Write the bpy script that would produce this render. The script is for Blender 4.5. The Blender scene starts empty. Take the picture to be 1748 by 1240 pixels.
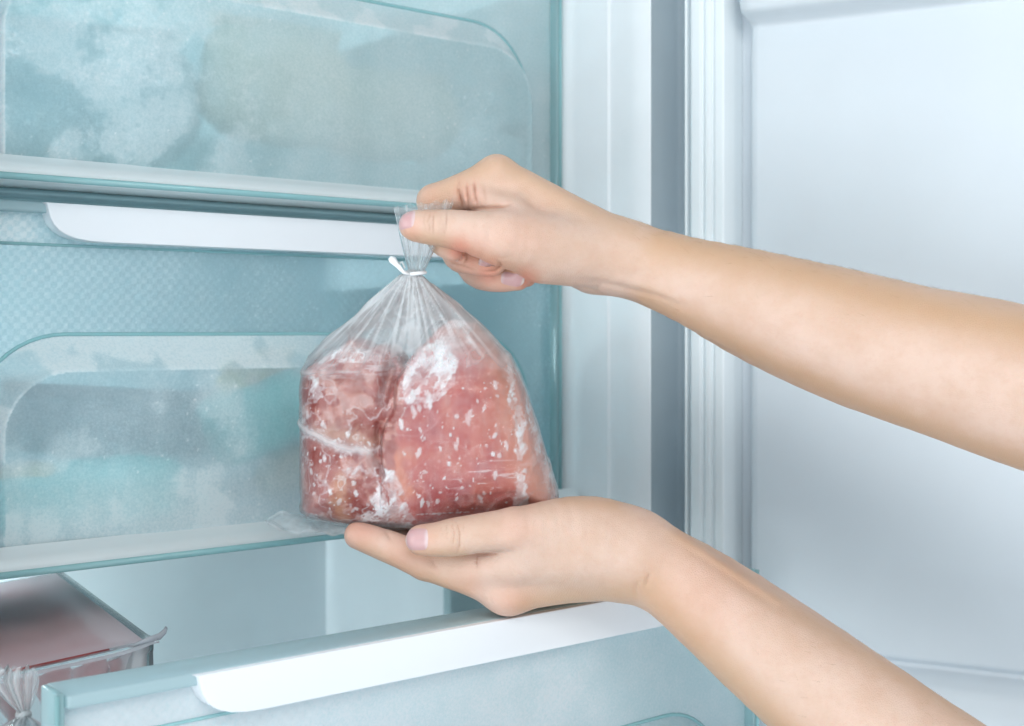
import bpy, math, random
import numpy as np
from mathutils import Vector, Matrix, noise as mnoise

random.seed(7)
RNG = np.random.default_rng(11)
scene = bpy.context.scene
C = scene.collection

# ------------------------------------------------------------------ camera
F = 2200.0                       # focal length in photograph pixels
CX, HY = 874.0, 565.0            # principal column, horizon row
cam_data = bpy.data.cameras.new('camera')
cam_data.sensor_width = 36.0
cam_data.lens = 36.0 * F / 1748.0
cam_data.shift_y = -(620.0 - HY) / 1748.0
cam_data.clip_start = 0.02
cam_data.clip_end = 50
cam_data.dof.use_dof = True
cam_data.dof.focus_distance = 0.69
cam_data.dof.aperture_fstop = 10.0
cam = bpy.data.objects.new('camera', cam_data)
cam.rotation_euler = (math.radians(90), 0, 0)
C.objects.link(cam)
scene.camera = cam

# ------------------------------------------------------------------ world and lamps
world = bpy.data.worlds.new('World')
scene.world = world
world.use_nodes = True
bg = world.node_tree.nodes['Background']
bg.inputs['Color'].default_value = (0.80, 0.92, 1.0, 1)
bg.inputs['Strength'].default_value = 0.76

def area_lamp(name, loc, target, sx, sy, power, col):
    d = bpy.data.lights.new(name, 'AREA')
    d.shape = 'RECTANGLE'; d.size = sx; d.size_y = sy; d.energy = power; d.color = col
    o = bpy.data.objects.new(name, d)
    o.location = loc
    o.rotation_euler = (Vector(target) - Vector(loc)).to_track_quat('-Z', 'Y').to_euler()
    C.objects.link(o)
    return o
area_lamp('softbox_key', (0.22, -0.55, 0.62), (0.05, 0.8, -0.03), 0.75, 0.55, 9.0, (1.0, 0.97, 0.93))
area_lamp('softbox_fill', (-0.45, -0.95, -0.50), (0.15, 0.8, -0.05), 1.2, 1.0, 14.0, (0.95, 0.98, 1.0))
area_lamp('softbox_side', (-1.15, 0.12, 0.05), (0.12, 0.92, -0.02), 0.5, 1.1, 6.0, (0.95, 0.98, 1.0))

vs = scene.view_settings
vs.view_transform = 'Standard'; vs.look = 'None'; vs.exposure = -0.08; vs.gamma = 1.0
vs.use_curve_mapping = False
scene.cycles.max_bounces = 8
scene.cycles.diffuse_bounces = 4
scene.cycles.glossy_bounces = 3
scene.cycles.transparent_max_bounces = 20
scene.cycles.transmission_bounces = 6
scene.cycles.use_adaptive_sampling = True
scene.cycles.adaptive_threshold = 0.045
scene.cycles.use_denoising = True
scene.cycles.caustics_reflective = False
scene.cycles.sample_clamp_indirect = 6.0

# ------------------------------------------------------------------ helpers
def P(px, py, Y):
    return np.array([(px - CX) / F * Y, Y, (HY - py) / F * Y])

def obj(name, me, mat=None, parent=None, smooth=True):
    o = bpy.data.objects.new(name, me)
    C.objects.link(o)
    if mat is not None:
        me.materials.append(mat)
    if parent is not None:
        o.parent = parent
    if smooth and len(me.polygons):
        me.polygons.foreach_set('use_smooth', [True] * len(me.polygons))
    return o

def tag(o, label=None, cat=None, group=None, kind=None):
    if label: o['label'] = label
    if cat: o['category'] = cat
    if group: o['group'] = group
    if kind: o['kind'] = kind
    return o

def empty(name, loc=(0, 0, 0), rz=0.0):
    o = bpy.data.objects.new(name, None)
    o.location = loc; o.rotation_euler = (0, 0, rz); o.empty_display_size = 0.05
    C.objects.link(o)
    return o

def mesh_np(name, V, Q):
    """vertices (n,3) and quads (m,4) -> mesh"""
    me = bpy.data.meshes.new(name)
    V = np.asarray(V, np.float32); Q = np.asarray(Q, np.int32)
    me.vertices.add(len(V)); me.vertices.foreach_set('co', V.ravel())
    k = Q.shape[1]
    me.loops.add(Q.size); me.loops.foreach_set('vertex_index', Q.ravel())
    me.polygons.add(len(Q))
    me.polygons.foreach_set('loop_start', np.arange(0, Q.size, k, dtype=np.int32))
    me.update(calc_edges=True)
    me.validate()
    return me

def grid_mesh(name, pts):
    """pts (nu,nv,3) -> quad sheet"""
    nu, nv = pts.shape[:2]
    idx = np.arange(nu * nv).reshape(nu, nv)
    Q = np.stack([idx[:-1, :-1], idx[1:, :-1], idx[1:, 1:], idx[:-1, 1:]], -1).reshape(-1, 4)
    return mesh_np(name, pts.reshape(-1, 3), Q)

def loft(name, rings, closed=True, caps=False):
    rings = np.asarray(rings)
    n, m = rings.shape[:2]
    idx = np.arange(n * m).reshape(n, m)
    if closed:
        idx = np.concatenate([idx, idx[:, :1]], 1)
    Q = np.stack([idx[:-1, :-1], idx[1:, :-1], idx[1:, 1:], idx[:-1, 1:]], -1).reshape(-1, 4)
    V = rings.reshape(-1, 3)
    if caps:
        V = np.concatenate([V, rings[0].mean(0)[None], rings[-1].mean(0)[None]])
        a, b = n * m, n * m + 1
        c0 = np.stack([np.full(m, a), idx[0, :-1], idx[0, 1:], idx[0, 1:]], -1)
        c1 = np.stack([np.full(m, b), idx[-1, 1:], idx[-1, :-1], idx[-1, :-1]], -1)
        me = bpy.data.meshes.new(name)
        faces = [tuple(q) for q in Q] + [tuple(q[:3]) for q in c0] + [tuple(q[:3]) for q in c1]
        me.from_pydata([tuple(v) for v in V], [], [tuple(int(i) for i in f) for f in faces])
        me.update()
        return me
    return mesh_np(name, V, Q)

def tube(name, pts, rad, seg=8, flat=1.0):
    pts = [Vector(p) for p in pts]
    n = len(pts)
    if not hasattr(rad, '__len__'): rad = [rad] * n
    rings = []
    up = Vector((0.13, 0.2, 0.97))
    for i, p in enumerate(pts):
        t = (pts[min(i + 1, n - 1)] - pts[max(i - 1, 0)]).normalized()
        a = t.cross(up)
        if a.length < 1e-3: a = t.cross(Vector((1, 0, 0)))
        a.normalize(); b = a.cross(t).normalized()
        rings.append([tuple(p + (a * math.cos(k * 2 * math.pi / seg) * flat + b * math.sin(k * 2 * math.pi / seg)) * rad[i]) for k in range(seg)])
    return loft(name, np.array(rings), True, True)

def box(name, x0, x1, y0, y1, z0, z1, mat, parent, bevel=0.0):
    v = [(x, y, z) for x in (x0, x1) for y in (y0, y1) for z in (z0, z1)]
    f = [(0, 1, 3, 2), (4, 6, 7, 5), (0, 4, 5, 1), (2, 3, 7, 6), (0, 2, 6, 4), (1, 5, 7, 3)]
    me = bpy.data.meshes.new(name); me.from_pydata(v, [], f); me.update()
    o = obj(name, me, mat, parent, smooth=False)
    if bevel:
        b = o.modifiers.new('bevel', 'BEVEL'); b.width = bevel; b.segments = 3; b.limit_method = 'NONE'
        me.polygons.foreach_set('use_smooth', [True] * len(me.polygons))
    return o

def prism(name, poly, y0, y1, mat, parent, bevel=0.0):
    """poly of (x,z) extruded in y"""
    n = len(poly)
    v = [(x, y0, z) for x, z in poly] + [(x, y1, z) for x, z in poly]
    f = [tuple(range(n)), tuple(range(2 * n - 1, n - 1, -1))] + [(i, (i + 1) % n, n + (i + 1) % n, n + i)[::-1] for i in range(n)]
    me = bpy.data.meshes.new(name); me.from_pydata(v, [], f); me.update()
    o = obj(name, me, mat, parent, smooth=False)
    if bevel:
        b = o.modifiers.new('bevel', 'BEVEL'); b.width = bevel; b.segments = 3; b.angle_limit = math.radians(40)
        me.polygons.foreach_set('use_smooth', [True] * n + [True] * (len(me.polygons) - n))
    return o

def extrude_z(name, prof, z0, z1, mat, parent, nz=2):
    """profile polyline of (x,y) extruded in z, flat strips"""
    prof = np.array(prof, float)
    zs = np.linspace(z0, z1, nz)
    pts = np.zeros((len(prof), nz, 3))
    pts[:, :, 0] = prof[:, None, 0]; pts[:, :, 1] = prof[:, None, 1]; pts[:, :, 2] = zs[None]
    return obj(name, grid_mesh(name, pts), mat, parent, smooth=True)

def round_poly(pts, r, n=5):
    """fillet the corners of an open polyline of (x,y)"""
    out = [pts[0]]
    for i in range(1, len(pts) - 1):
        p0, p1, p2 = (np.array(pts[i - 1]), np.array(pts[i]), np.array(pts[i + 1]))
        rr = r[i] if hasattr(r, '__len__') else r
        d0 = p0 - p1; d2 = p2 - p1
        l = min(rr, np.linalg.norm(d0) * 0.45, np.linalg.norm(d2) * 0.45)
        a = p1 + d0 / np.linalg.norm(d0) * l; b = p1 + d2 / np.linalg.norm(d2) * l
        for k in range(n + 1):
            t = k / n
            out.append(tuple((1 - t) ** 2 * a + 2 * t * (1 - t) * p1 + t * t * b))
    out.append(pts[-1])
    return out

# value noise in numpy
_T = RNG.random(4096).astype(np.float32)
def vnoise(x, y, z):
    xi = np.floor(x).astype(np.int64); yi = np.floor(y).astype(np.int64); zi = np.floor(z).astype(np.int64)
    fx = x - xi; fy = y - yi; fz = z - zi
    fx = fx * fx * (3 - 2 * fx); fy = fy * fy * (3 - 2 * fy); fz = fz * fz * (3 - 2 * fz)
    def h(a, b, c): return _T[((a * 73856093) ^ (b * 19349663) ^ (c * 83492791)) & 4095]
    r = 0
    for dx in (0, 1):
        for dy in (0, 1):
            for dz in (0, 1):
                r = r + h(xi + dx, yi + dy, zi + dz) * (fx if dx else 1 - fx) * (fy if dy else 1 - fy) * (fz if dz else 1 - fz)
    return r
def fbm(x, y, z, s, o=4):
    r = 0; a = 0.5; tot = 0
    for i in range(o):
        r = r + a * vnoise(x * s + 17 * i, y * s + 5 * i, z * s + 9 * i); tot += a; a *= 0.5; s *= 2.03
    return r / tot
def sstep(a, b, x):
    t = np.clip((x - a) / (b - a), 0, 1)
    return t * t * (3 - 2 * t)

def poly_sd(poly, x, y):
    """signed distance to polygon, negative inside"""
    poly = np.array(poly, float)
    d = np.full(np.shape(x), 1e9); s = np.ones(np.shape(x))
    n = len(poly)
    for i in range(n):
        a = poly[i]; b = poly[i - 1]
        ex, ey = b - a
        wx = x - a[0]; wy = y - a[1]
        t = np.clip((wx * ex + wy * ey) / (ex * ex + ey * ey + 1e-20), 0, 1)
        d = np.minimum(d, (wx - ex * t) ** 2 + (wy - ey * t) ** 2)
        c1 = y >= a[1]; c2 = y < b[1]; c3 = ex * wy > ey * wx
        s = np.where((c1 & c2 & c3) | (~c1 & ~c2 & ~c3), -s, s)
    return s * np.sqrt(d)

def line_d(pl, x, y):
    d = np.full(np.shape(x), 1e9)
    for a, b in zip(pl[:-1], pl[1:]):
        ex, ey = b[0] - a[0], b[1] - a[1]
        wx = x - a[0]; wy = y - a[1]
        t = np.clip((wx * ex + wy * ey) / (ex * ex + ey * ey + 1e-20), 0, 1)
        d = np.minimum(d, (wx - ex * t) ** 2 + (wy - ey * t) ** 2)
    return np.sqrt(d)

class Vol:
    """signed distance volume -> smooth continuous surface"""
    def __init__(self, lo, hi, h):
        self.h = h; self.lo = np.array(lo, float)
        self.n = np.ceil((np.array(hi) - self.lo) / h).astype(int) + 1
        self.ax = [(self.lo[i] + h * np.arange(self.n[i])).astype(np.float32) for i in range(3)]
        self.d = np.full(self.n, 0.05, np.float32)
    def sub(self, lo, hi):
        s = []
        for i in range(3):
            a = int(max(0, math.floor((lo[i] - self.lo[i]) / self.h))); b = int(min(self.n[i], math.ceil((hi[i] - self.lo[i]) / self.h) + 1))
            if b <= a: return None
            s.append(slice(a, b))
        return tuple(s)
    def cone(self, a, ra, b, rb, k=0.003):
        a = np.array(a); b = np.array(b); m = k + 5 * self.h
        lo = np.minimum(a - ra, b - rb) - m; hi = np.maximum(a + ra, b + rb) + m
        s = self.sub(lo, hi)
        if s is None: return
        X = self.ax[0][s[0]][:, None, None]; Y = self.ax[1][s[1]][None, :, None]; Z = self.ax[2][s[2]][None, None, :]
        ab = (b - a).astype(np.float32); L = float(ab @ ab) + 1e-12
        t = np.clip(((X - a[0]) * ab[0] + (Y - a[1]) * ab[1] + (Z - a[2]) * ab[2]) / L, 0, 1)
        q = np.sqrt((X - a[0] - t * ab[0]) ** 2 + (Y - a[1] - t * ab[1]) ** 2 + (Z - a[2] - t * ab[2]) ** 2) - (ra + t * (rb - ra))
        e = self.d[s]
        hh = np.maximum(k - np.abs(e - q), 0) / k
        self.d[s] = np.minimum(e, q) - hh * hh * k * 0.25
    def chain(self, pts, k):
        """pts: list of (point, radius); hard union along the chain, smooth union with what is there"""
        P_ = np.array([p for p, r in pts]); R_ = np.array([r for p, r in pts])
        m = k + 5 * self.h
        lo = (P_ - R_[:, None]).min(0) - m; hi = (P_ + R_[:, None]).max(0) + m
        S = self.sub(lo, hi)
        T = np.full([x.stop - x.start for x in S], 0.05, np.float32)
        for i in range(len(pts) - 1):
            a, b, ra, rb = P_[i], P_[i + 1], R_[i], R_[i + 1]
            s = self.sub(np.minimum(a - ra, b - rb) - m, np.maximum(a + ra, b + rb) + m)
            if s is None: continue
            X = self.ax[0][s[0]][:, None, None]; Y = self.ax[1][s[1]][None, :, None]; Z = self.ax[2][s[2]][None, None, :]
            ab = (b - a).astype(np.float32); L = float(ab @ ab) + 1e-12
            t = np.clip(((X - np.float32(a[0])) * ab[0] + (Y - np.float32(a[1])) * ab[1] + (Z - np.float32(a[2])) * ab[2]) / np.float32(L), 0, 1)
            q = np.sqrt((X - np.float32(a[0]) - t * ab[0]) ** 2 + (Y - np.float32(a[1]) - t * ab[1]) ** 2 + (Z - np.float32(a[2]) - t * ab[2]) ** 2) - (np.float32(ra) + t * np.float32(rb - ra))
            l = tuple(slice(s[j].start - S[j].start, s[j].stop - S[j].start) for j in range(3))
            T[l] = np.minimum(T[l], q)
        e = self.d[S]
        hh = np.maximum(k - np.abs(e - T), 0) / k
        self.d[S] = np.minimum(e, T) - hh * hh * k * 0.25
    def near(self, w):
        return np.nonzero(np.abs(self.d) < w)
    def surface(self, smooth=3):
        d = self.d; s = d < 0
        nx, ny, nz = d.shape
        cnt = np.zeros((nx - 1, ny - 1, nz - 1), np.int8)
        for i in (0, 1):
            for j in (0, 1):
                for k in (0, 1):
                    cnt += s[i:nx - 1 + i, j:ny - 1 + j, k:nz - 1 + k]
        act = np.nonzero((cnt > 0) & (cnt < 8))
        I = np.stack(act, 1)
        idx = np.full(cnt.shape, -1, np.int32); idx[act] = np.arange(len(I))
        acc = np.zeros((len(I), 3), np.float64); num = np.zeros(len(I))
        cor = {}
        for c in [(i, j, k) for i in (0, 1) for j in (0, 1) for k in (0, 1)]:
            cor[c] = d[I[:, 0] + c[0], I[:, 1] + c[1], I[:, 2] + c[2]]
        for c in cor:
            for ax in range(3):
                if c[ax] == 0:
                    c2 = list(c); c2[ax] = 1; c2 = tuple(c2)
                    va, vb = cor[c], cor[c2]
                    m = (va < 0) != (vb < 0)
                    t = np.where(m, va / np.where(va - vb == 0, 1, va - vb), 0)
                    pos = np.tile(np.array(c, float), (len(I), 1)); pos[:, ax] = t
                    acc += pos * m[:, None]; num += m
        V = (I + acc / num[:, None]) * self.h + self.lo
        Q = []
        for ax in range(3):
            o = [a for a in range(3) if a != ax]
            sl0 = [slice(None)] * 3; sl1 = [slice(None)] * 3
            sl0[ax] = slice(0, -1); sl1[ax] = slice(1, None)
            for a in o:
                sl0[a] = slice(1, -1); sl1[a] = slice(1, -1)
            A = s[tuple(sl0)]; B = s[tuple(sl1)]
            for flip, M in ((False, A & ~B), (True, ~A & B)):
                e = np.stack(np.nonzero(M), 1)
                if not len(e): continue
                e[:, o[0]] += 1; e[:, o[1]] += 1
                quad = []
                for da, db in ((-1, -1), (0, -1), (0, 0), (-1, 0)):
                    g = e.copy(); g[:, o[0]] += da; g[:, o[1]] += db
                    quad.append(idx[g[:, 0], g[:, 1], g[:, 2]])
                q = np.stack(quad, 1)
                if flip != (ax == 1): q = q[:, ::-1]
                Q.append(q)
        Q = np.concatenate(Q)
        Q = Q[(Q >= 0).all(1)]
        E = np.concatenate([Q[:, [0, 1]], Q[:, [1, 2]], Q[:, [2, 3]], Q[:, [3, 0]]])
        deg = np.bincount(E[:, 0], minlength=len(V)) + np.bincount(E[:, 1], minlength=len(V))
        for it in range(smooth):
            S = np.stack([np.bincount(E[:, 0], V[E[:, 1], a], len(V)) + np.bincount(E[:, 1], V[E[:, 0], a], len(V)) for a in range(3)], 1)
            V = V * 0.45 + 0.55 * S / np.maximum(deg, 1)[:, None]
        return V, Q

def set_attr(me, name, arr):
    arr = np.asarray(arr, np.float32)
    if arr.ndim == 1:
        a = me.attributes.new(name, 'FLOAT', 'POINT'); a.data.foreach_set('value', arr)
    else:
        a = me.attributes.new(name, 'FLOAT_COLOR', 'POINT')
        a.data.foreach_set('color', np.concatenate([arr, np.ones((len(arr), 1), np.float32)], 1).ravel())

# ------------------------------------------------------------------ materials
class NB:
    def __init__(self, name):
        self.m = bpy.data.materials.new(name); self.m.use_nodes = True
        self.t = self.m.node_tree; self.t.nodes.clear()
        self.out = self.t.nodes.new('ShaderNodeOutputMaterial')
    def n(self, typ, props=None, **inp):
        nd = self.t.nodes.new('ShaderNode' + typ)
        for k, v in (props or {}).items(): setattr(nd, k, v)
        for k, v in inp.items():
            self.put(nd, k, v)
        return nd
    def put(self, nd, k, v):
        key = int(k[1:]) if k[0] == '_' and k[1:].isdigit() else k.replace('_', ' ')
        s = nd.inputs[key]
        if isinstance(v, bpy.types.NodeSocket): self.t.links.new(v, s)
        elif isinstance(v, bpy.types.Node): self.t.links.new(v.outputs[0], s)
        elif isinstance(v, (tuple, list)) and len(v) == 3 and s.type == 'RGBA': s.default_value = (*v, 1)
        else: s.default_value = v
    def math(self, op, a, b=0.0, c=None, clamp=False):
        nd = self.n('Math', {'operation': op, 'use_clamp': clamp}, _0=a, _1=b)
        if c is not None: self.put(nd, '_2', c)
        return nd.outputs[0]
    def noise(self, vec, scale, detail=4, rough=0.55, dist=0.0):
        return self.n('TexNoise', None, Vector=vec, Scale=scale, Detail=detail, Roughness=rough, Distortion=dist).outputs['Fac']
    def ramp(self, x, a, b, lo=0.0, hi=1.0):
        return self.n('MapRange', {'clamp': True, 'interpolation_type': 'SMOOTHSTEP'}, Value=x, From_Min=a, From_Max=b, To_Min=lo, To_Max=hi).outputs[0]
    def mixc(self, f, a, b):
        nd = self.n('Mix', {'data_type': 'RGBA'})
        self.put(nd, '_0', f); self.put(nd, '_6', a); self.put(nd, '_7', b)
        return nd.outputs[2]
    def mixs(self, f, a, b):
        return self.n('MixShader', None, Fac=f, _1=a, _2=b).outputs[0]
    def bump(self, h, strength=0.3, dist=0.001):
        return self.n('Bump', None, Height=h, Strength=strength, Distance=dist).outputs[0]
    def end(self, s):
        self.t.links.new(s if isinstance(s, bpy.types.NodeSocket) else s.outputs[0], self.out.inputs[0])
        return self.m
    def obj(self):
        return self.n('TexCoord').outputs['Object']

def plain(name, col, rough=0.4, var=0.03, spec=0.4, bscale=250, bstr=0.05, coat=0.0):
    b = NB(name); o = b.obj()
    nz = b.noise(o, 9, 3)
    c = b.mixc(b.ramp(nz, 0.3, 0.7), tuple(x * (1 - var) for x in col), tuple(min(1, x * (1 + var)) for x in col))
    p = b.n('BsdfPrincipled', None, Base_Color=c, Roughness=rough)
    p.inputs['Specular IOR Level'].default_value = spec
    p.inputs['Coat Weight'].default_value = coat
    return b.end(p)

M = {}
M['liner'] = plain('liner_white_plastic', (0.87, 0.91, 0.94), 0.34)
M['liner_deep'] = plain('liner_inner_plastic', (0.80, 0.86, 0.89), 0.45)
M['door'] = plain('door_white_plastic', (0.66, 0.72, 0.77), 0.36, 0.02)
M['gasket'] = plain('gasket_rubber', (0.80, 0.86, 0.89), 0.45)
M['seal_dark'] = plain('seal_groove_rubber', (0.68, 0.77, 0.82), 0.5)
M['handle'] = plain('handle_white_plastic', (0.84, 0.87, 0.91), 0.30, 0.01)
M['rail'] = plain('shelf_rail_plastic', (0.30, 0.46, 0.50), 0.25, 0.05)

def frosted(name, tint, clear=0.6, rough=0.22, body=(0.57, 0.88, 0.945), frost=None, frostcol=(0.92, 0.965, 0.985), gloss=0.16, spec=1.0):
    """milky freezer plastic: see-through body with a soft scatter, rime read from the mesh's own frost layer"""
    b = NB(name)
    refr = b.n('BsdfRefraction', None, Color=tint, Roughness=rough, IOR=1.06)
    trp = b.n('BsdfTransparent', None, Color=tint)
    see = b.mixs(0.4, refr.outputs[0], trp.outputs[0])
    f = b.n('Attribute', {'attribute_name': 'frost'}).outputs['Fac'] if frost is None else frost
    if frost is None:
        gr = b.noise(b.obj(), 620, 2, 0.7)
        f = b.math('ADD', f, b.math('MULTIPLY', b.math('SUBTRACT', gr, 0.5), 0.75), clamp=True)
    col = b.mixc(f, body, frostcol)
    dif = b.n('BsdfDiffuse', None, Color=col)
    trl = b.n('BsdfTranslucent', None, Color=col)
    milk = b.mixs(0.40, dif.outputs[0], trl.outputs[0])
    op = b.math('ADD', 1 - clear, b.math('MULTIPLY', f, clear * 0.92), clamp=True)
    s = b.mixs(op, see, milk)
    gl = b.n('BsdfGlossy', None, Color=(1, 1, 1), Roughness=gloss)
    fr = b.n('Fresnel', None, IOR=1.45).outputs[0]
    s = b.mixs(b.math('MULTIPLY', b.math('MULTIPLY', fr, spec), b.math('SUBTRACT', 1.0, b.math('MULTIPLY', f, 0.7))), s, gl.outputs[0])
    return b.end(s)

TINT = (0.86, 0.97, 0.99)
M['bead'] = frosted('teal_edge_plastic', (0.70, 0.95, 0.965), clear=0.40, body=(0.42, 0.86, 0.90), frost=0.2)
M['flange_end'] = frosted('drawer_end_plastic', (0.80, 0.96, 0.97), clear=0.45, body=(0.52, 0.84, 0.88), frost=0.15)
M['lip'] = frosted('highlight_lip_plastic', (0.82, 0.96, 0.98), clear=0.08, rough=0.10, body=(0.86, 0.97, 0.985), frost=0.6, frostcol=(0.98, 0.99, 0.995), gloss=0.16)  # near-white frost colour paints in the bright highlight along the lip
M['basket'] = frosted('drawer_side_plastic', (0.93, 0.98, 0.985), clear=0.82, frost=0.05, rough=0.08)

# ------------------------------------------------------------------ the refrigerator frame
UX, UY = 0.7725, 0.6351                      # along the drawer fronts, to the right and away
RZ = math.atan2(UY, UX)
R0 = Vector((0.0316, 0.978, 0.0))            # right edge of the closed drawers at eye height
def loc2w(lx, ly, z=0.0):
    return Vector((R0.x + lx * UX - ly * UY, R0.y + lx * UY + ly * UX, z))
W = 0.45
fridge = tag(empty('refrigerator', loc2w(0, 0, -0.62), RZ),
             'open white refrigerator freezer compartment with its door swung wide to the right', 'refrigerator')
ZB = 0.62                                    # fridge-local z = world z + ZB
def fz(z): return z + ZB

# right wall of the liner with its step and front return
prof = round_poly([(0.0035, 0.335), (0.0035, -0.006), (0.0062, -0.016), (0.0085, -0.050), (0.0098, -0.052), (0.0112, -0.076), (0.0155, -0.0885), (0.0180, -0.084)],
                  [0, 0.004, 0.003, 0.001, 0.001, 0.012, 0.003, 0])
extrude_z('side_wall', prof, 0.02, 1.30, M['liner'], fridge)
extrude_z('hinge_channel', round_poly([(0.0181, -0.0838), (0.0185, -0.060), (0.021, -0.052), (0.085, -0.050), (0.087, -0.098), (0.10, -0.099)], 0.004), 0.02, 1.30, M['seal_dark'], fridge)
box('outer_side', 0.1005, 0.104, -0.099, 0.40, 0.0, 1.32, M['liner'], fridge)
extrude_z('side_wall', [(-0.464, -0.098), (-0.464, 0.335)], 0.02, 1.30, M['liner'], fridge)
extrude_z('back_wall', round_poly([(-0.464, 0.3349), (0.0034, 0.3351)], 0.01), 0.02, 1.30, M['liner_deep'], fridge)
box('floor_panel', -0.464, 0.014, -0.098, 0.335, fz(-0.40), fz(-0.39), M['liner'], fridge)
box('roof_panel', -0.464, 0.014, -0.098, 0.335, fz(0.42), fz(0.43), M['liner'], fridge)
# rails and shelf between the drawers
for z0 in (0.0755, 0.300):
    rail = [(-0.452, 0.0)]
    pr = [(0.010, 0.0045), (-0.002, 0.0045), (-0.005, 0.003), (-0.006, 0.0012), (-0.003, 0.0005), (-0.003, -0.0012), (-0.006, -0.002), (-0.005, -0.0035), (0.010, -0.0042)]
    pts = np.zeros((len(pr), 2, 3))
    for i, (y, z) in enumerate(pr):
        pts[i, 0] = (-0.462, y, fz(z0) + z); pts[i, 1] = (0.003, y, fz(z0) + z)
    o = obj('shelf_rail', grid_mesh('shelf_rail', pts), M['rail'], fridge)
    box('shelf', -0.462, 0.003, 0.0105, 0.33, fz(z0) - 0.002, fz(z0) + 0.002, M['basket'], fridge)

# the open door
DW = Vector((0.893, -0.449, 0)).normalized()
door = empty('door', (0, 0, 0)); door.parent = fridge
HD = Vector((0.1203, 0.900, 0))
# door frame in fridge-local coordinates
def w2f(v):
    d = v - Vector((R0.x, R0.y, 0))
    return Vector((d.x * UX + d.y * UY, -d.x * UY + d.y * UX, v.z + ZB))
door.location = w2f(HD)
door.rotation_euler = (0, 0, math.atan2(DW.y, DW.x) - RZ)
tag(door, 'white inner face of the opened refrigerator door')
def dprof(pts, r): return round_poly([(s, -n) for s, n in pts], r)
extrude_z('gasket', dprof([(-0.001, -0.055), (-0.001, -0.004), (0.0004, 0.0), (0.0018, -0.0008), (0.0026, -0.006), (0.0042, -0.006), (0.005, 0.0018), (0.0125, 0.003), (0.0135, 0.0012), (0.0150, 0.0012), (0.0160, 0.0038),
                           (0.0205, 0.0040), (0.0212, 0.0022), (0.0224, 0.0022), (0.0232, 0.0045), (0.030, 0.005), (0.0345, -0.006), (0.0365, -0.017)], 0.0016), -0.62, 0.68, M['gasket'], door)
Z_S, Z_B = 0.2106, -0.218
# main panel with the upper shelf ledge and the lower ridge, as one profile in height
zp = [(-0.62, 0.016), (-0.30, 0.016), (-0.238, 0.015), (-0.2265, 0.0105), (-0.2205, 0.001), (-0.2180, -0.005), (-0.2150, -0.005), (-0.212, 0.0), (0.190, 0.0), (0.2075, -0.002), (0.211, 0.004), (0.215, 0.014), (0.225, 0.0165), (0.262, 0.0165), (0.27, 0.010), (0.275, 0.0), (0.68, 0.0)]
zp = round_poly(zp, 0.0035, 4)
ss = [(0.0366, -0.0172), (0.0440, -0.0165), (0.0462, -0.010), (0.0472, -0.0030), (0.0485, -0.0012), (0.053, -0.0004), (0.30, 0.0), (0.62, 0.0)]
pts = np.zeros((len(ss), len(zp), 3))
for i, (s, n) in enumerate(ss):
    for j, (z, m) in enumerate(zp):
        k = 0.0 if i < 2 else (0.45 if i == 2 else 1.0)
        pts[i, j] = (s - (0.004 * max(0, m) / 0.0165 if i in (2, 3, 4) else 0), -(n + m * k), z)
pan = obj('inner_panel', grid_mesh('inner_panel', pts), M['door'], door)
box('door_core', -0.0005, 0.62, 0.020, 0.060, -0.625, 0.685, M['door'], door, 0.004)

# ------------------------------------------------------------------ drawers
def rrect_sd(x, z, x0, x1, z0, z1, r):
    cx, cz = (x0 + x1) / 2, (z0 + z1) / 2
    qx = np.abs(x - cx) - (x1 - x0) / 2 + r; qz = np.abs(z - cz) - (z1 - z0) / 2 + r
    return np.hypot(np.maximum(qx, 0), np.maximum(qz, 0)) + np.minimum(np.maximum(qx, qz), 0) - r

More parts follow.
